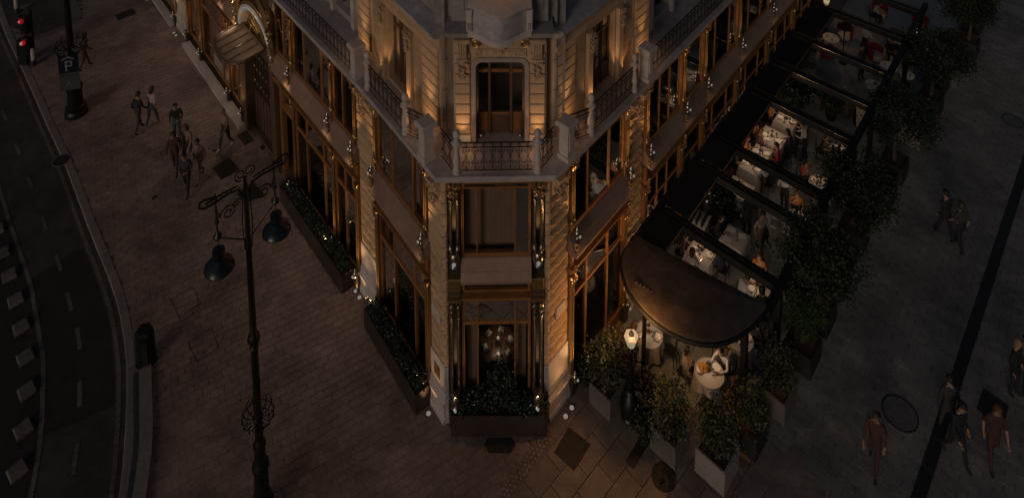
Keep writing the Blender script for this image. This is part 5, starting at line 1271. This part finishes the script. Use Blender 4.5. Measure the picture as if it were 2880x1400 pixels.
# bar trolley with bottles, host desk, black planter box
bt = thing('drinks_trolley', 'small pale trolley crowded with bottles near the louvre panels', 'trolley', W2(7.34,25.66,.1))
part('tray', MB().box(-.38,.38,-.25,.25,.70,.74).box(-.38,.38,-.25,-.235,.74,.80).box(-.38,.38,.235,.25,.74,.80), M['plate'], bt)
for x in (-.34,.34):
    for y in (-.21,.21): part('leg', shared('trolley_leg', lambda: MB().lathe([(.018,0),(.018,.70)], seg=8)), M['black'], bt, Matrix.Translation((x,y,0)))
for i in range(9):
    x, y = -.28+.14*(i%5), -.12+.22*(i//5); o = link('bottle', shared('bottle', lambda: MB().lathe([(.035,0),(.037,.16),(.014,.22),(.014,.29),(1e-4,.295)], seg=10), True), MW[bt.name] @ Matrix.Translation((x,y,.742)), None, M['lamp_blue']); tag(o, 'dark bottle standing on the drinks trolley', 'bottle', 'bottles on the drinks trolley')
hd = thing('host_desk', 'tall narrow white desk with an open menu at the outer terrace edge', 'desk', W2(16.18,31.28))
part('body', MB().add([(-.22,-.16,0),(.22,-.16,0),(.22,.16,0),(-.22,.16,0),(-.30,-.20,1.05),(.30,-.20,1.05),(.30,.20,1.15),(-.30,.20,1.15)],[(0,3,2,1),(4,5,6,7),(0,1,5,4),(1,2,6,5),(2,3,7,6),(3,0,4,7)]), M['cushion'], hd); part('base', MB().box(-.25,.25,-.19,.19,-.002,.05), M['black'], hd)
o = link('open_menu', MB().add([(-.24,-.13,1.085),(0,-.13,1.07),(.24,-.13,1.085),(-.24,.15,1.155),(0,.15,1.14),(.24,.15,1.155),(-.24,-.13,1.09),(0,-.13,1.075),(.24,-.13,1.09),(-.24,.15,1.16),(0,.15,1.145),(.24,.15,1.16)],[(6,7,10,9),(7,8,11,10),(0,3,4,1),(1,4,5,2),(0,1,7,6),(1,2,8,7),(3,9,10,4),(4,10,11,5),(0,6,9,3),(2,5,11,8)]).mesh('open_menu'), MW[hd.name] @ Matrix.Translation((0,0,.0)), None, M['plate']); tag(o, 'open white menu lying on the narrow host desk', 'menu')
# lounge end of the terrace: red tub chairs and low round tables
def tub(x, y, rz, lab):
    c = thing('tub_chair', lab, 'armchair', TR(x,y,.006,rz), 'red tub chairs in the lounge end')
    part('seat', shared('tub_seat', lambda: MB().lathe([(.33,.20),(.36,.24),(.36,.40),(.32,.44),(1e-4,.45)], seg=18), True), M['cushion'], c)
    def bk():
        m = MB(); n = 16; vs = []
        for i in range(n+1):
            a = radians(-20)+radians(220)*i/n
            for r_, z in ((.39,.18),(.44,.74),(.36,.78),(.35,.3)): vs.append((r_*cos(a),r_*sin(a),z+(.06*sin(a) if z > .5 else 0)))
        return m.add(vs, [(4*i+j,4*i+(j+1)%4,4*i+4+(j+1)%4,4*i+4+j) for i in range(n) for j in range(4)]+[(0,1,2,3),(4*n,4*n+1,4*n+2,4*n+3)])
    part('backrest', shared('tub_back', bk, True), M['red_up'], c)
    for i in range(4): part('leg', shared('tub_leg2', lambda: MB().lathe([(.015,0),(.025,.2)], seg=6)), M['black'], c, Matrix.Translation((.24*cos(i*pi/2+.78),.24*sin(i*pi/2+.78),0)))
    return c
tub(18.1,37.4,-.9,'red tub chair with pale seat behind the low lamp table')
tub(16.6,36.0,2.2,'red tub chair in front of the low lamp table by the wall')
tub(18.95,35.7,.5,'red tub chair beside the seated pair in the lounge')
tub(20.9,39.3,-.6,'dark red tub chair at the very top of the terrace')
tub(22.6,38.2,-1.2,'red tub chair beside the black sofa row at the top right')
for (x, y, r_, lab) in ((17.1,36.85,.42,'low pale round table between two red tub chairs'),(19.08,34.6,.42,'low round table with glasses beside the seated pair'),(19.7,34.05,.36,'low white round table at the lounge outer rail'),(17.7,33.26,.42,'low pale table with glassware below the lounge rail')):
    t = thing('low_table', lab, 'table', TR(x,y,.006)); part('tabletop', MB().lathe([(r_,.50),(r_,.535),(1e-4,.535)], seg=24), M['plate'], t); part('pedestal', MB().lathe([(.2,0),(.2,.02),(.03,.04),(.03,.50)], seg=12), M['black'], t)
    for k in range(3):
        a = 2.1*k+x; o = link('tumbler', shared('tumbler', tumbler), TR(x+.2*cos(a),y+.2*sin(a),.543), None, M['glass_clear']); tag(o, 'small tumbler on the '+lab, 'glass', 'tumblers on the '+lab)
sofa = [(20.6,36.9),(21.2,36.45),(21.8,36.0)]
for i, (x, y) in enumerate(sofa):
    s = thing('lounge_seat', 'black woven lounge seat with pale cushion, %s from the lounge rail' % ORD[2-i], 'lounge seat', TR(x,y,.006,radians(-40)), 'black lounge seats')
    part('base', shared('ls_base', lambda: MB().tbox(-.34,.34,-.36,.36,.02,.38,.03)), M['rattan'], s); part('backrest', shared('ls_back', lambda: MB().tbox(-.34,.34,.26,.40,.38,.80,.04)), M['rattan'], s); part('cushion', shared('ls_cush', lambda: MB().tbox(-.30,.30,-.30,.10,.38,.48,.04)), M['cushion'], s)
# lit lanterns
def lantern_head(root, z, s=1.0):
    part('lantern_glass', MB().lathe([(.11*s,0),(.20*s,.28*s),(.08*s,.33*s)], (0,0,z), 6), M['lantern_glow'], root)
    part('lantern_cap', MB().lathe([(.10*s,.28*s),(.07*s,.36*s),(.03*s,.40*s),(.02*s,.46*s),(1e-4,.48*s)], (0,0,z), 6), M['lamp_iron'], root)
    fr_ = MB()
    for k in range(6): a = pi/3*k; fr_.tube([(.105*s*cos(a),.105*s*sin(a),z),(.175*s*cos(a),.175*s*sin(a),z+.27*s)],.010*s,4)
    part('lantern_frame', fr_, M['lamp_iron'], root)
LN = thing('lantern_post', 'stout black lamp post with a glowing lantern beside the half-round canopy', 'lamp post', TR(3.62,19.62,.0))
part('base', lathe_part([(.26,0),(.28,.08),(.24,.14),(.30,.32),(.31,.5),(.24,.72),(.15,.86),(.18,.92),(.12,1.0)],20), M['lamp_iron'], LN, smooth=True)
part('pole', lathe_part([(.10,1.0),(.075,1.5),(.06,2.3),(.09,2.36),(.05,2.44),(.10,2.55)],14), M['lamp_iron'], LN, smooth=True)
lantern_head(LN, 2.55, 1.15); lamp(LN, 'lantern_light', (0.0,.0,3.32), 130, (1,.48,.15), .10)
for (x, y, lab, p) in ((17.4,38.3,'glowing lantern lamp by the far wall of the lounge',14),(21.1,35.7,'glowing lantern lamp at the outer rail under the far tree',10)):
    l_ = thing('lantern_post', lab, 'lamp post', TR(x,y,.0)); part('pole', lathe_part([(.16,0),(.16,.04),(.04,.1),(.035,1.45),(.08,1.5)],12), M['lamp_iron'], l_, smooth=True); lantern_head(l_, 1.5, .9); lamp(l_, 'lantern_light', (0,0,2.2), p, (1,.52,.2), .08)
ul = thing('umbrella_lamp', 'black floor lamp with six-sided shade in front of the low lamp table', 'lamp', TR(17.2,35.6,.006)); part('pole', lathe_part([(.22,0),(.22,.03),(.03,.06),(.03,2.1)],12), M['black'], ul); part('shade', MB().lathe([(.42,2.0),(.30,2.22),(.06,2.34),(1e-4,2.36)], seg=6), M['black'], ul)
# ================================================================== TREES AND PLANTS
CROWN = [leaves(100+i, 7200, ell(1.5,1.45,1.05,0,.45), (.07,.14), .24, 58) for i in range(3)]
OLIVE = [leaves(120+i, 2000, ell(.50,.50,.70,0,.1), (.05,.12), .16, 34, .8) for i in range(3)]
for m in CROWN: m.materials.append(M['leaf'])
for m in OLIVE: m.materials.append(M['leaf_olive'])
def trunk(h, r=.05, seed=1, spread=.7):
    rg = random.Random(seed); m = MB(); m.tube([(0,0,0),(.03,.02,h*.5),(-.02,.03,h)],[r*1.3,r,r*.85],8)
    for k in range(6):
        a = k*1.05+rg.random(); L = spread*rg.uniform(.7,1.1)
        m.tube([(-.02,.03,h-.06*k*.4),(L*.45*cos(a),L*.45*sin(a),h+L*.35),(L*cos(a),L*sin(a),h+L*rg.uniform(.5,.9))],[r*.6,r*.4,r*.15],6)
    return m
def squarebox(half, h, name):
    return shared((name,half,h), lambda: boxmesh(half,half,h,.05))
def tree(x, y, half, h, boxm, crown, cm, cz, sc, lab, grp, plab, rz=0., off=(0,0), tr=.05):
    if boxm:
        b = thing('tree_planter', plab, 'planter', TR(x,y,.008,radians(TANG-2)), 'planter boxes along the terrace')
        part('trough', squarebox(half,h,'tree_trough'), M[boxm], b); part('soil', shared(('tree_soil',half,h), lambda: MB().box(-half+.05,half-.05,-half+.05,half-.05,.03,h-.07)), M['soil'], b)
    t = thing('tree', lab, 'tree', TR(x,y,(h-.08) if boxm else 0,rz), grp)
    zc = cz-(h-.08 if boxm else 0)
    part('trunk', trunk(zc*.62, tr, int(x*10), .6*sc), M['bark'], t)
    part('crown', crown, cm, t, Matrix.Translation((off[0],off[1],zc)) @ Matrix.Scale(sc,4))
OG = 'olive bushes in planters'; TG = 'leafy trees along the terrace'
tree(2.98,20.03,.40,.72,'planter_grey',OLIVE[0],M['leaf_olive'],1.55,.95,'feathery olive bush in the grey planter nearest the building corner',OG,'grey planter box nearest the building corner',.3)
tree(4.70,18.83,.42,.74,'planter_grey',OLIVE[1],M['leaf_olive'],1.4,.95,'feathery olive bush in the grey planter beside the black lantern post base',OG,'grey planter box right of the black lantern post base',1.2)
tree(5.95,18.28,.46,.78,'planter_pale',OLIVE[2],M['leaf_olive'],1.45,1.02,'dense olive bush in the palest planter at the bottom edge',OG,'pale stone planter box at the bottom edge',2.0)
tree(7.10,18.98,.40,.70,'planter_black',OLIVE[0],M['leaf_olive'],1.35,.85,'olive bush in the black planter just behind the palest planter',OG,'black planter box just behind the palest planter',2.6)
tree(8.28,19.95,.42,.70,'planter_grey',OLIVE[1],M['leaf_olive'],1.4,.85,'olive bush in the planter at the terrace corner facing the plaza',OG,'grey planter box at the terrace corner facing the plaza',.7)
tree(9.55,21.25,.46,.75,'planter_black',CROWN[1],M['leaf_bright'],1.75,.42,'small bright green tree in a black planter at the terrace corner',TG,'black planter box under the small bright tree',.4)
tree(10.6,22.50,.46,.80,'planter_black',CROWN[0],M['leaf'],2.75,.86,'big leafy tree nearest the terrace corner, first of the tall row',TG,'black planter box under the first tall tree',.0,(-.1,-.1),.075)
tree(13.15,25.45,.46,.80,'planter_black',CROWN[2],M['leaf'],2.75,.92,'big leafy tree beside the walking pair, second of the tall row',TG,'black planter box under the second tall tree',1.4,(-.2,-.1),.075)
tree(16.3,28.6,.46,.80,'planter_black',CROWN[1],M['leaf'],2.85,.92,'big leafy tree outside the host desk, third of the tall row',TG,'black planter box under the third tall tree',2.4,(-.2,0),.075)
tree(20.0,32.4,.46,.80,'planter_black',CROWN[0],M['leaf'],2.85,.96,'big leafy tree outside the lounge rail, fourth of the tall row',TG,'black planter box under the fourth tall tree',3.6,(-.1,.1),.075)
tree(24.2,36.4,.46,.80,'planter_black',CROWN[2],M['leaf'],2.85,.98,'big leafy tree at the top right, last of the tall row',TG,'black planter box under the last tall tree',4.6,(-.3,-.2),.075)
for (x, y, m_, hf, lab) in ((18.1,30.55,'planter_pale',.46,'pale stone planter box at the plaza side below the fourth tree'),(15.2,27.35,'planter_black',.44,'black planter box between the second and third tall trees'),(18.9,31.5,'planter_black',.44,'black planter box next to the pale stone one'),(21.2,33.9,'planter_black',.44,'black planter box beyond the fourth tall tree'),(11.75,23.75,'planter_black',.44,'black planter box between the first and second tall trees'),(25.6,38.3,'planter_black',.44,'black planter box at the top right corner')):
    b = thing('tree_planter', lab, 'planter', TR(x,y,.008,radians(TANG-2)), 'planter boxes along the terrace')
    part('trough', squarebox(hf,.78,'tree_trough'), M[m_], b); part('soil', shared(('tree_soil',hf,.78), lambda: MB().box(-hf+.05,hf-.05,-hf+.05,hf-.05,.03,.71)), M['soil'], b)
    part('foliage', OLIVE[int(x)%3], M['leaf_olive'], b, Matrix.Translation((0,0,.80)) @ Matrix.Scale(.34,4))
SHR = leaves(140, 1400, ell(.30,.30,.28,0,.2), (.06,.11), .08, 30, .4); SHR.materials.append(M['leaf_olive'])
def pot(x, y, r, h, pm, fm, fs, lab, fz=.15):
    p = thing('potted_plant', lab, 'plant', TR(x,y,.006)); part('pot', shared(('pot',r,h), lambda: MB().lathe([(r*.72,0),(r*.9,h*.3),(r,h*.8),(r*.95,h),(r*.85,h),(r*.85,h-.08),(1e-4,h-.08)], seg=18), True), M[pm], p)
    part('foliage', SHR, M[fm], p, Matrix.Translation((0,0,h+fz)) @ Matrix.Scale(fs,4)); return p
pot(2.35,20.55,.20,.40,'planter_black','leaf_olive',.9,'silvery plant in a black pot left of the nearest grey planter')
pot(3.95,18.98,.19,.40,'planter_black','leaf_olive',.95,'silvery plant in a black pot between the two grey planters')
pot(3.35,20.75,.24,.5,'planter_black','leaf_pink',1.5,'dry pinkish flowering bush behind the lantern post',.4)
pot(4.15,19.75,.22,.4,'planter_black','leaf_pink',1.3,'dry reddish grass plant right of the lantern post',.3)
pot(6.9,19.55,.22,.4,'planter_black','leaf_pink',1.2,'dry reddish plant right of the round table before the canopy',.3)
pot(13.5,32.3,.30,.45,'planter_black','leaf_dark',1.9,'round dark topiary by the louvre panels in the plant bay',.55)
pot(14.66,32.45,.28,.75,'planter_grey','leaf_dark',1.0,'dark plant in the tall grey pot, leftmost of the pot group')
pot(14.95,31.75,.27,.55,'planter_black','leaf_olive',1.25,'bushy plant in the big black pot in the middle of the pot group')
pot(15.75,31.95,.27,.75,'planter_grey','leaf_pale',1.1,'pale variegated plant in the grey pot of the pot group')
pot(16.0,31.4,.17,.36,'planter_black','leaf_dark',.55,'small dark pot at the end of the pot group')
pot(9.95,23.25,.26,.5,'planter_black','leaf_bright',1.2,'fern-like plant at the outer end of the first beam')
b = thing('service_planter', 'large black box planter with dark foliage in the second bay', 'planter', W2(8.35,26.35)); part('trough', boxmesh(.42,.34,.80,.04), M['planter_black'], b); part('soil', MB().box(-.38,.38,-.30,.30,.04,.74), M['soil'], b); part('foliage', SHR, M['leaf_dark'], b, Matrix.Translation((0,0,1.0)) @ Matrix.Scale(1.5,4))
# ================================================================== PEOPLE
def skin_col(n, c): return mat(n, c, .6, var=.05)
SK = [skin_col('skin_light',(.30,.18,.12)), skin_col('skin_tan',(.30,.17,.11))]
HAIR = {'brown':skin_col('hair_brown',(.035,.02,.012)),'black':skin_col('hair_black',(.010,.009,.008)),'auburn':skin_col('hair_auburn',(.10,.04,.015)),'blond':skin_col('hair_blond',(.22,.15,.07)),'grey':skin_col('hair_grey',(.16,.15,.14))}
def clo(n, c): return mat(n, c, .85, var=.12, scale=12, bump=.1, bscale=20)
CL = {'black':clo('cloth_black',(.012,.012,.013)),'charcoal':clo('cloth_charcoal',(.035,.033,.034)),'blue':clo('cloth_blue',(.022,.03,.06)),'denim':clo('cloth_denim',(.045,.055,.085)),'white':clo('cloth_white',(.52,.51,.52)),'pale':clo('cloth_pale',(.36,.30,.27)),
      'red':clo('cloth_red',(.32,.012,.015)),'coral':clo('cloth_coral',(.34,.06,.035)),'orange':clo('cloth_orange',(.34,.13,.035)),'pink':clo('cloth_pink',(.24,.14,.125)),'rust':clo('cloth_rust',(.055,.022,.018)),'dress':clo('cloth_wine',(.05,.022,.022)),'khaki':clo('cloth_khaki',(.13,.10,.07)),'shoe':clo('shoe_black',(.012,.011,.010)),'shoe_white':clo('shoe_white',(.45,.42,.40)),'jacket':clo('cloth_teal',(.05,.07,.10))}
BODY = {}
def body(kind):
    """continuous skinned figure, 1.75 m, facing -Y; returns body mesh, hair mesh, head matrix"""
    if kind in BODY: return BODY[kind]
    sit = kind.startswith('sit'); J = {}; R = {}; E_ = []
    def j(n, p, r, par=None, reg='t'):
        J[n] = (Vector(p), r, reg); 
        if par: E_.append((par, n))
    if sit:
        lean = {'sit_a':-.16,'sit_b':-.05,'sit_c':-.26}[kind]; pz = .56
        j('pel',(0,.05,pz),(.16,.12),None,'l'); j('sp',(0,.04+lean*.3,pz+.2),(.145,.105),'pel'); j('ch',(0,.04+lean*.7,pz+.40),(.165,.11),'sp'); nk = Vector((0,.03+lean,pz+.555))
    else:
        lean = {'walk_a':-.05,'walk_b':-.03,'walk_c':-.07,'stand':.0,'serve':-.16}[kind]; pz = .95
        j('pel',(0,0,pz),(.155,.115),None,'l'); j('sp',(0,lean*.3,pz+.2),(.14,.10),'pel'); j('ch',(0,lean*.7,pz+.41),(.165,.11),'sp'); nk = Vector((0,lean,pz+.57))
    j('nk',nk,(.055,.055),'ch','s'); hd = nk+Vector((0,-.025+lean*.15,.085)); j('h0',hd,(.068,.075),'nk','s'); j('h1',hd+Vector((0,-.015,.08)),(.078,.095),'h0','s'); j('h2',hd+Vector((0,.0,.14)),(.055,.065),'h1','s')
    sh = J['ch'][0]+Vector((0,0,.085))
    arms = {'sit_a':[((.26,.0,-.27),(.17,-.26,-.32),(.10,-.34,-.29)),((-.27,-.02,-.26),(-.15,-.27,-.30),(-.08,-.35,-.27))],
            'sit_b':[((.25,.03,-.28),(.20,-.22,-.33),(.16,-.30,-.30)),((-.24,-.08,-.25),(-.12,-.18,-.06),(-.08,-.16,.02))],
            'sit_c':[((.28,-.10,-.24),(.20,-.36,-.24),(.15,-.44,-.22)),((-.28,-.10,-.24),(-.18,-.36,-.24),(-.12,-.44,-.22))],
            'walk_a':[((.23,.10,-.27),(.24,-.04,-.50),(.23,-.10,-.58)),((-.23,-.06,-.28),(-.23,-.24,-.45),(-.22,-.31,-.50))],
            'walk_b':[((.23,-.06,-.28),(.22,-.22,-.46),(.21,-.28,-.52)),((-.23,.10,-.27),(-.25,.02,-.52),(-.24,-.02,-.60))],
            'walk_c':[((.24,.02,-.28),(.16,-.18,-.34),(.09,-.24,-.32)),((-.23,.08,-.27),(-.24,.02,-.52),(-.23,-.02,-.60))],
            'stand':[((.24,.02,-.29),(.25,-.06,-.53),(.24,-.08,-.61)),((-.24,.02,-.29),(-.24,-.08,-.52),(-.22,-.12,-.60))],
            'serve':[((.24,-.04,-.28),(.16,-.26,-.30),(.13,-.34,-.27)),((-.24,-.04,-.28),(-.18,-.27,-.34),(-.15,-.35,-.32))]}[kind]
    hands = []
    for s, (e, w, hn) in zip((1,-1), arms):
        t = 'R' if s > 0 else 'L'
        j('s'+t,sh+Vector((s*.175,0,-.02)),(.07,.065),'ch'); j('e'+t,sh+Vector(e),(.045,.045),'s'+t); j('w'+t,sh+Vector(w),(.032,.03),'e'+t,'f'); j('p'+t,sh+Vector(hn),(.036,.022),'w'+t,'s'); hands.append((sh+Vector(w),sh+Vector(hn),s))
    if sit:
        for s in (1,-1):
            t = 'R' if s > 0 else 'L'; j('hp'+t,(s*.10,.0,pz-.03),(.095,.09),'pel','l'); j('k'+t,(s*.13,-.40,pz-.04),(.065,.062),'hp'+t,'l'); j('a'+t,(s*.12,-.36-.06*s,.10),(.042,.045),'k'+t,'l'); j('to'+t,(s*.13,-.54-.06*s,.045),(.04,.03),'a'+t,'b')
    else:
        st = {'walk_a':(-.22,.26),'walk_b':(.24,-.20),'walk_c':(-.17,.20),'stand':(-.03,.03),'serve':(-.06,.06)}[kind]
        for s, f in zip((1,-1), st):
            t = 'R' if s > 0 else 'L'; back = f > .1
            j('hp'+t,(s*.095,f*.12,pz-.07),(.095,.095),'pel','l'); j('k'+t,(s*.10,f*.45-(.05 if not back else .03),.50+(.0 if not back else -.01)),(.062,.062),'hp'+t,'l')
            az = .09 if not back else .17; j('a'+t,(s*.10,f*1.15,az),(.042,.045),'k'+t,'l'); j('to'+t,(s*.11,f*1.15-.15+(.02 if back else 0),az-.045 if not back else .07),(.042,.03),'a'+t,'b')
    names = list(J); me = bpy.data.meshes.new('person_cage'); me.from_pydata([J[n][0] for n in names], [(names.index(a),names.index(b)) for a, b in E_], [])
    ob = bpy.data.objects.new('person_cage', me); COL.objects.link(ob)
    ob.modifiers.new('skin','SKIN'); sd_ = ob.modifiers.new('sub','SUBSURF'); sd_.levels = 1; sd_.render_levels = 1
    for i, n in enumerate(names):
        v = me.skin_vertices[0].data[i]; v.radius = J[n][1]; v.use_root = (n == 'pel')
    dg = bpy.context.evaluated_depsgraph_get(); dg.update(); m = bpy.data.meshes.new_from_object(ob.evaluated_get(dg)); bpy.data.objects.remove(ob)
    # fingers, thumb, nose and ears grow out of the same mesh
    ex = MB()
    for w, p, s in hands:
        d = (p-w).normalized(); sd2 = d.cross(Vector((0,0,1))).normalized() if abs(d.z) < .95 else Vector((0,1,0)); up = sd2.cross(d).normalized()
        for k, L in enumerate((.062,.078,.084,.070)):
            b0 = p+sd2*(.024-.016*k); ex.tube([b0-d*.01,b0+d*L*.5,b0+d*L-up*.022],[.009,.0085,.006],5)
        ex.tube([p-d*.045+sd2*s*.025,p-d*.01+sd2*s*.05-up*.008,p+d*.02+sd2*s*.052-up*.014],[.011,.010,.007],5)
    hc = J['h1'][0]; ex.tube([hc+Vector((0,-.085,.005)),hc+Vector((0,-.112,-.025)),hc+Vector((0,-.088,-.032))],[.008,.013,.008],5)
    for s in (1,-1): ex.sph(hc+Vector((s*.078,.01,-.015)),.022,6,4)
    nb = len(m.vertices)
    b = bmesh.new(); b.from_mesh(m); em_ = ex.mesh('x'); b.from_mesh(em_); b.to_mesh(m); b.free(); bpy.data.meshes.remove(em_)
    for k in range(6): m.materials.append(SK[0])
    regs = {'s':0,'t':1,'l':2,'b':3,'f':4}
    segs = [(J[a][0],J[b_][0],J[b_][2] if J[b_][2] in 'sbf' or J[a][2] == J[b_][2] else J[a][2]) for a, b_ in E_]
    for p in m.polygons:
        c = p.center; best = 9; rg = 't'
        if max(p.vertices) >= nb: rg = 's'
        else:
            for a, b_, r_ in segs:
                ab = b_-a; t = max(0,min(1,(c-a).dot(ab)/ab.length_squared)); d = (c-(a+ab*t)).length
                if d < best: best = d; rg = r_
            if rg == 's' and c.z < nk.z-.01 and (c-hands[0][1]).length > .16 and (c-hands[1][1]).length > .16: rg = 't'
        p.material_index = regs[rg]; p.use_smooth = True
    # eyes and mouth: small dark pieces on the face
    fm = MB()
    for s in (1,-1): fm.sph(hc+Vector((s*.030,-.078,.012)),.011,6,4)
    fm.box(hc.x-.022,hc.x+.022,hc.y-.088,hc.y-.078,hc.z-.056,hc.z-.048)
    fmesh = fm.mesh('face')
    # hair: short cap and long version
    def cap(long_):
        h = MB(); n = 14; rows = 7; vs = []; fs = []
        for r_ in range(rows+1):
            ph = (pi*.62 if not long_ else pi*.66)*r_/rows
            for k in range(n):
                a = 2*pi*k/n; cut = 1.0
                back = (sin(a)*.5+.5)            # +Y is the back of the head
                p2 = ph*(.62+.38*back) if not long_ else ph*(.60+.40*back)
                rr = .108+.006*sin(5*a+r_)
                q = Vector((rr*.93*sin(p2)*cos(a), rr*1.06*sin(p2)*sin(a)+.012, rr*1.10*cos(p2)))
                if long_ and r_ >= rows-1 and back > .35: q = Vector((q.x*1.05, q.y*1.0+.01, q.z-(.16 if r_ == rows else .07)*back))
                vs.append(hc+Vector((0,0,.012))+q)
        for r_ in range(rows):
            for k in range(n): k2 = (k+1)%n; fs.append((r_*n+k,r_*n+k2,(r_+1)*n+k2,(r_+1)*n+k))
        h.add(vs, fs); return h.mesh('hair', True)
    BODY[kind] = (m, cap(False), cap(True), fmesh); return BODY[kind]
FACE_M = mat('face_detail',(.03,.015,.012),.5,var=0)
def person(lab, kind, Mx, top, legs='black', hair='brown', long_=False, shoe='shoe', sleeve=None, skin=0, grp=None, sc=1.0, name='person', bag=None):
    m, h1, h2, fm = body(kind); p = thing('person', lab, 'person', Mx @ Matrix.Scale(sc,4), grp)
    o = link('body', m, MW[p.name], p)
    for i, mm in enumerate((SK[skin],CL[top],CL[legs],CL[shoe],SK[skin] if sleeve is None else CL[sleeve],SK[skin])):
        o.material_slots[i].link = 'OBJECT'; o.material_slots[i].material = mm
    part('hair', h2 if long_ else h1, HAIR[hair], p); part('face', fm, FACE_M, p)
    return p
def walker(px, ang, lab, kind, top, **k):
    c = G(*px); return person(lab, kind, TR(c.x,c.y,k.pop('z',.004),radians(ang)), top, **k)
# ang: 0 faces the camera side (-Y), 90 faces +X, 180 away
walker((391,373),160,'walking person in black, left of a pair on the left pavement','walk_a','black',legs='charcoal',hair='black',sleeve='black',sc=1.1)
walker((430,356),165,'walking person in a pale top and blue jeans beside one in black','walk_b','pale',legs='denim',hair='brown',long_=True,shoe='shoe_white',sc=1.1)
walker((500,398),20,'person in a black jacket at the back of the pavement group','walk_c','black',legs='denim',hair='black',sleeve='black',sc=1.1)
walker((495,484),10,'person in a rust-red coat leading the left side of the pavement group','walk_a','rust',legs='dress',hair='brown',long_=True,sleeve='rust',sc=1.1)
walker((531,464),-10,'person in a pale pink top in the middle of the pavement group','walk_b','pink',legs='denim',hair='auburn',long_=True,sc=1.1)
walker((565,506),-20,'person in a rose shirt at the right side of the pavement group','walk_a','pink',legs='khaki',hair='brown',sleeve='pink',sc=1.1)
walker((528,546),0,'person dressed in black at the front of the pavement group','walk_c','charcoal',legs='black',hair='black',sleeve='charcoal',sc=1.1)
walker((636,418),-30,'lone walker in a pink shirt with white shoes in front of the entrance','walk_b','pink',legs='charcoal',hair='grey',shoe='shoe_white',sleeve='pink',sc=1.1)
walker((240,196),140,'person in a dark coat behind the parking sign post','walk_a','charcoal',legs='rust',hair='brown',long_=True,sleeve='charcoal',sc=1.1)
walker((2655,672),190,'walker in black, left of the pair on the grey plaza','walk_a','black',legs='black',hair='black',sleeve='black',sc=1.12)
walker((2697,704),190,'walker in a grey top and dark trousers, right of the plaza pair','walk_b','charcoal',legs='black',hair='brown',long_=True,sc=1.12)
walker((2684,1292),15,'walker in black just right of the dark drain band, bottom right','walk_a','black',legs='black',hair='black',sleeve='black',sc=1.15)
walker((2787,1303),-10,'walker with bare legs in a dark dress near the black square cover','walk_b','dress',legs='rust',hair='auburn',long_=True,sc=1.15)
walker((2846,1108),30,'person in black embracing another at the right edge','stand','black',legs='black',hair='blond',long_=True,sleeve='black',sc=1.12)
walker((2872,1098),-60,'person in a teal jacket embracing another at the right edge','stand','jacket',legs='black',hair='black',sleeve='jacket',sc=1.12)
walker((2455,1318),-35,'walker in rust-brown clothes alone on the plaza, bottom right','walk_a','rust',legs='dress',hair='brown',sleeve='rust',sc=1.12)
walker((2662,1225),170,'dim walker in charcoal on the dark drain band','walk_c','charcoal',legs='charcoal',hair='black',sleeve='charcoal',sc=1.1)
# terrace staff and guests on their feet
walker((2263,455),-120,'waiter in a white shirt and dark apron standing in the fourth bay','serve','white',legs='black',hair='black',sleeve='white',z=.006,sc=1.05)
walker((2136,716),30,'guest in a pale top walking along the second bay','walk_b','pale',legs='khaki',hair='black',z=.006,sc=1.05)
walker((2150,690),60,'waiter in grey with a tray cloth behind the walking guest','serve','white',legs='charcoal',hair='black',sleeve='white',z=.006,sc=1.0)
walker((2101,664),200,'waiter dressed all in black beside the menu table','stand','black',legs='black',hair='black',sleeve='black',z=.006,sc=1.1)
walker((2203,600),150,'guest in white leaving between the second and third beams','walk_a','white',legs='black',hair='auburn',z=.006,sc=1.05)
walker((2428,170),120,'waiter in grey bending in the lounge bay','serve','pale',legs='charcoal',hair='black',sleeve='pale',z=.006,sc=1.1)
walker((2418,225),40,'standing figure in black trousers in the lounge bay','stand','charcoal',legs='black',hair='black',sleeve='black',z=.006,sc=1.1)
ST = {'blue':('blue','black','black',False,'blue','sit_a'),'dress':('dress','black','auburn',True,None,'sit_a'),'pale':('pale','khaki','brown',True,None,'sit_b'),'white':('white','charcoal','brown',False,'white','sit_c'),'orange':('orange','black','auburn',True,None,'sit_b'),'black':('black','black','black',True,'black','sit_a'),'red':('red','black','black',False,'red','sit_b'),'coral':('coral','charcoal','black',True,None,'sit_b')}
for cm, (lab, st) in DINERS:
    top, legs, hair, lg, sl_, kd = ST[st]
    d = lab.replace('the diner','diner').replace('the ','',1) if lab.startswith('the ') else lab
    person('seated '+d, kd, cm @ Matrix.Translation((0,-.02,0)), top, legs=legs, hair=hair, long_=lg, sleeve=sl_)
# the seated pair in the lounge
person('seated lounge guest in black with a phone', 'sit_a', TR(19.75,35.75,.0,radians(-20)), 'black', hair='black', sleeve='black')
person('seated lounge guest in an orange top by the outer rail', 'sit_b', TR(20.35,35.0,.0,radians(-60)), 'orange', hair='auburn', long_=True)
for x, y, a in ((19.75,35.75,-20),(20.35,35.0,-60)): chair(TR(x,y,.006,radians(a)), 'black chair under the guest %s in the lounge' % ('in black' if x < 20 else 'in orange'), 'lounge chairs')
person('seated guest at the very top of the terrace holding a glass', 'sit_c', TR(20.35,38.9,.0,radians(60)), 'pale', hair='brown', long_=True)
chair(TR(20.35,38.9,.006,radians(60)), 'black chair under the guest at the very top of the terrace', 'lounge chairs')
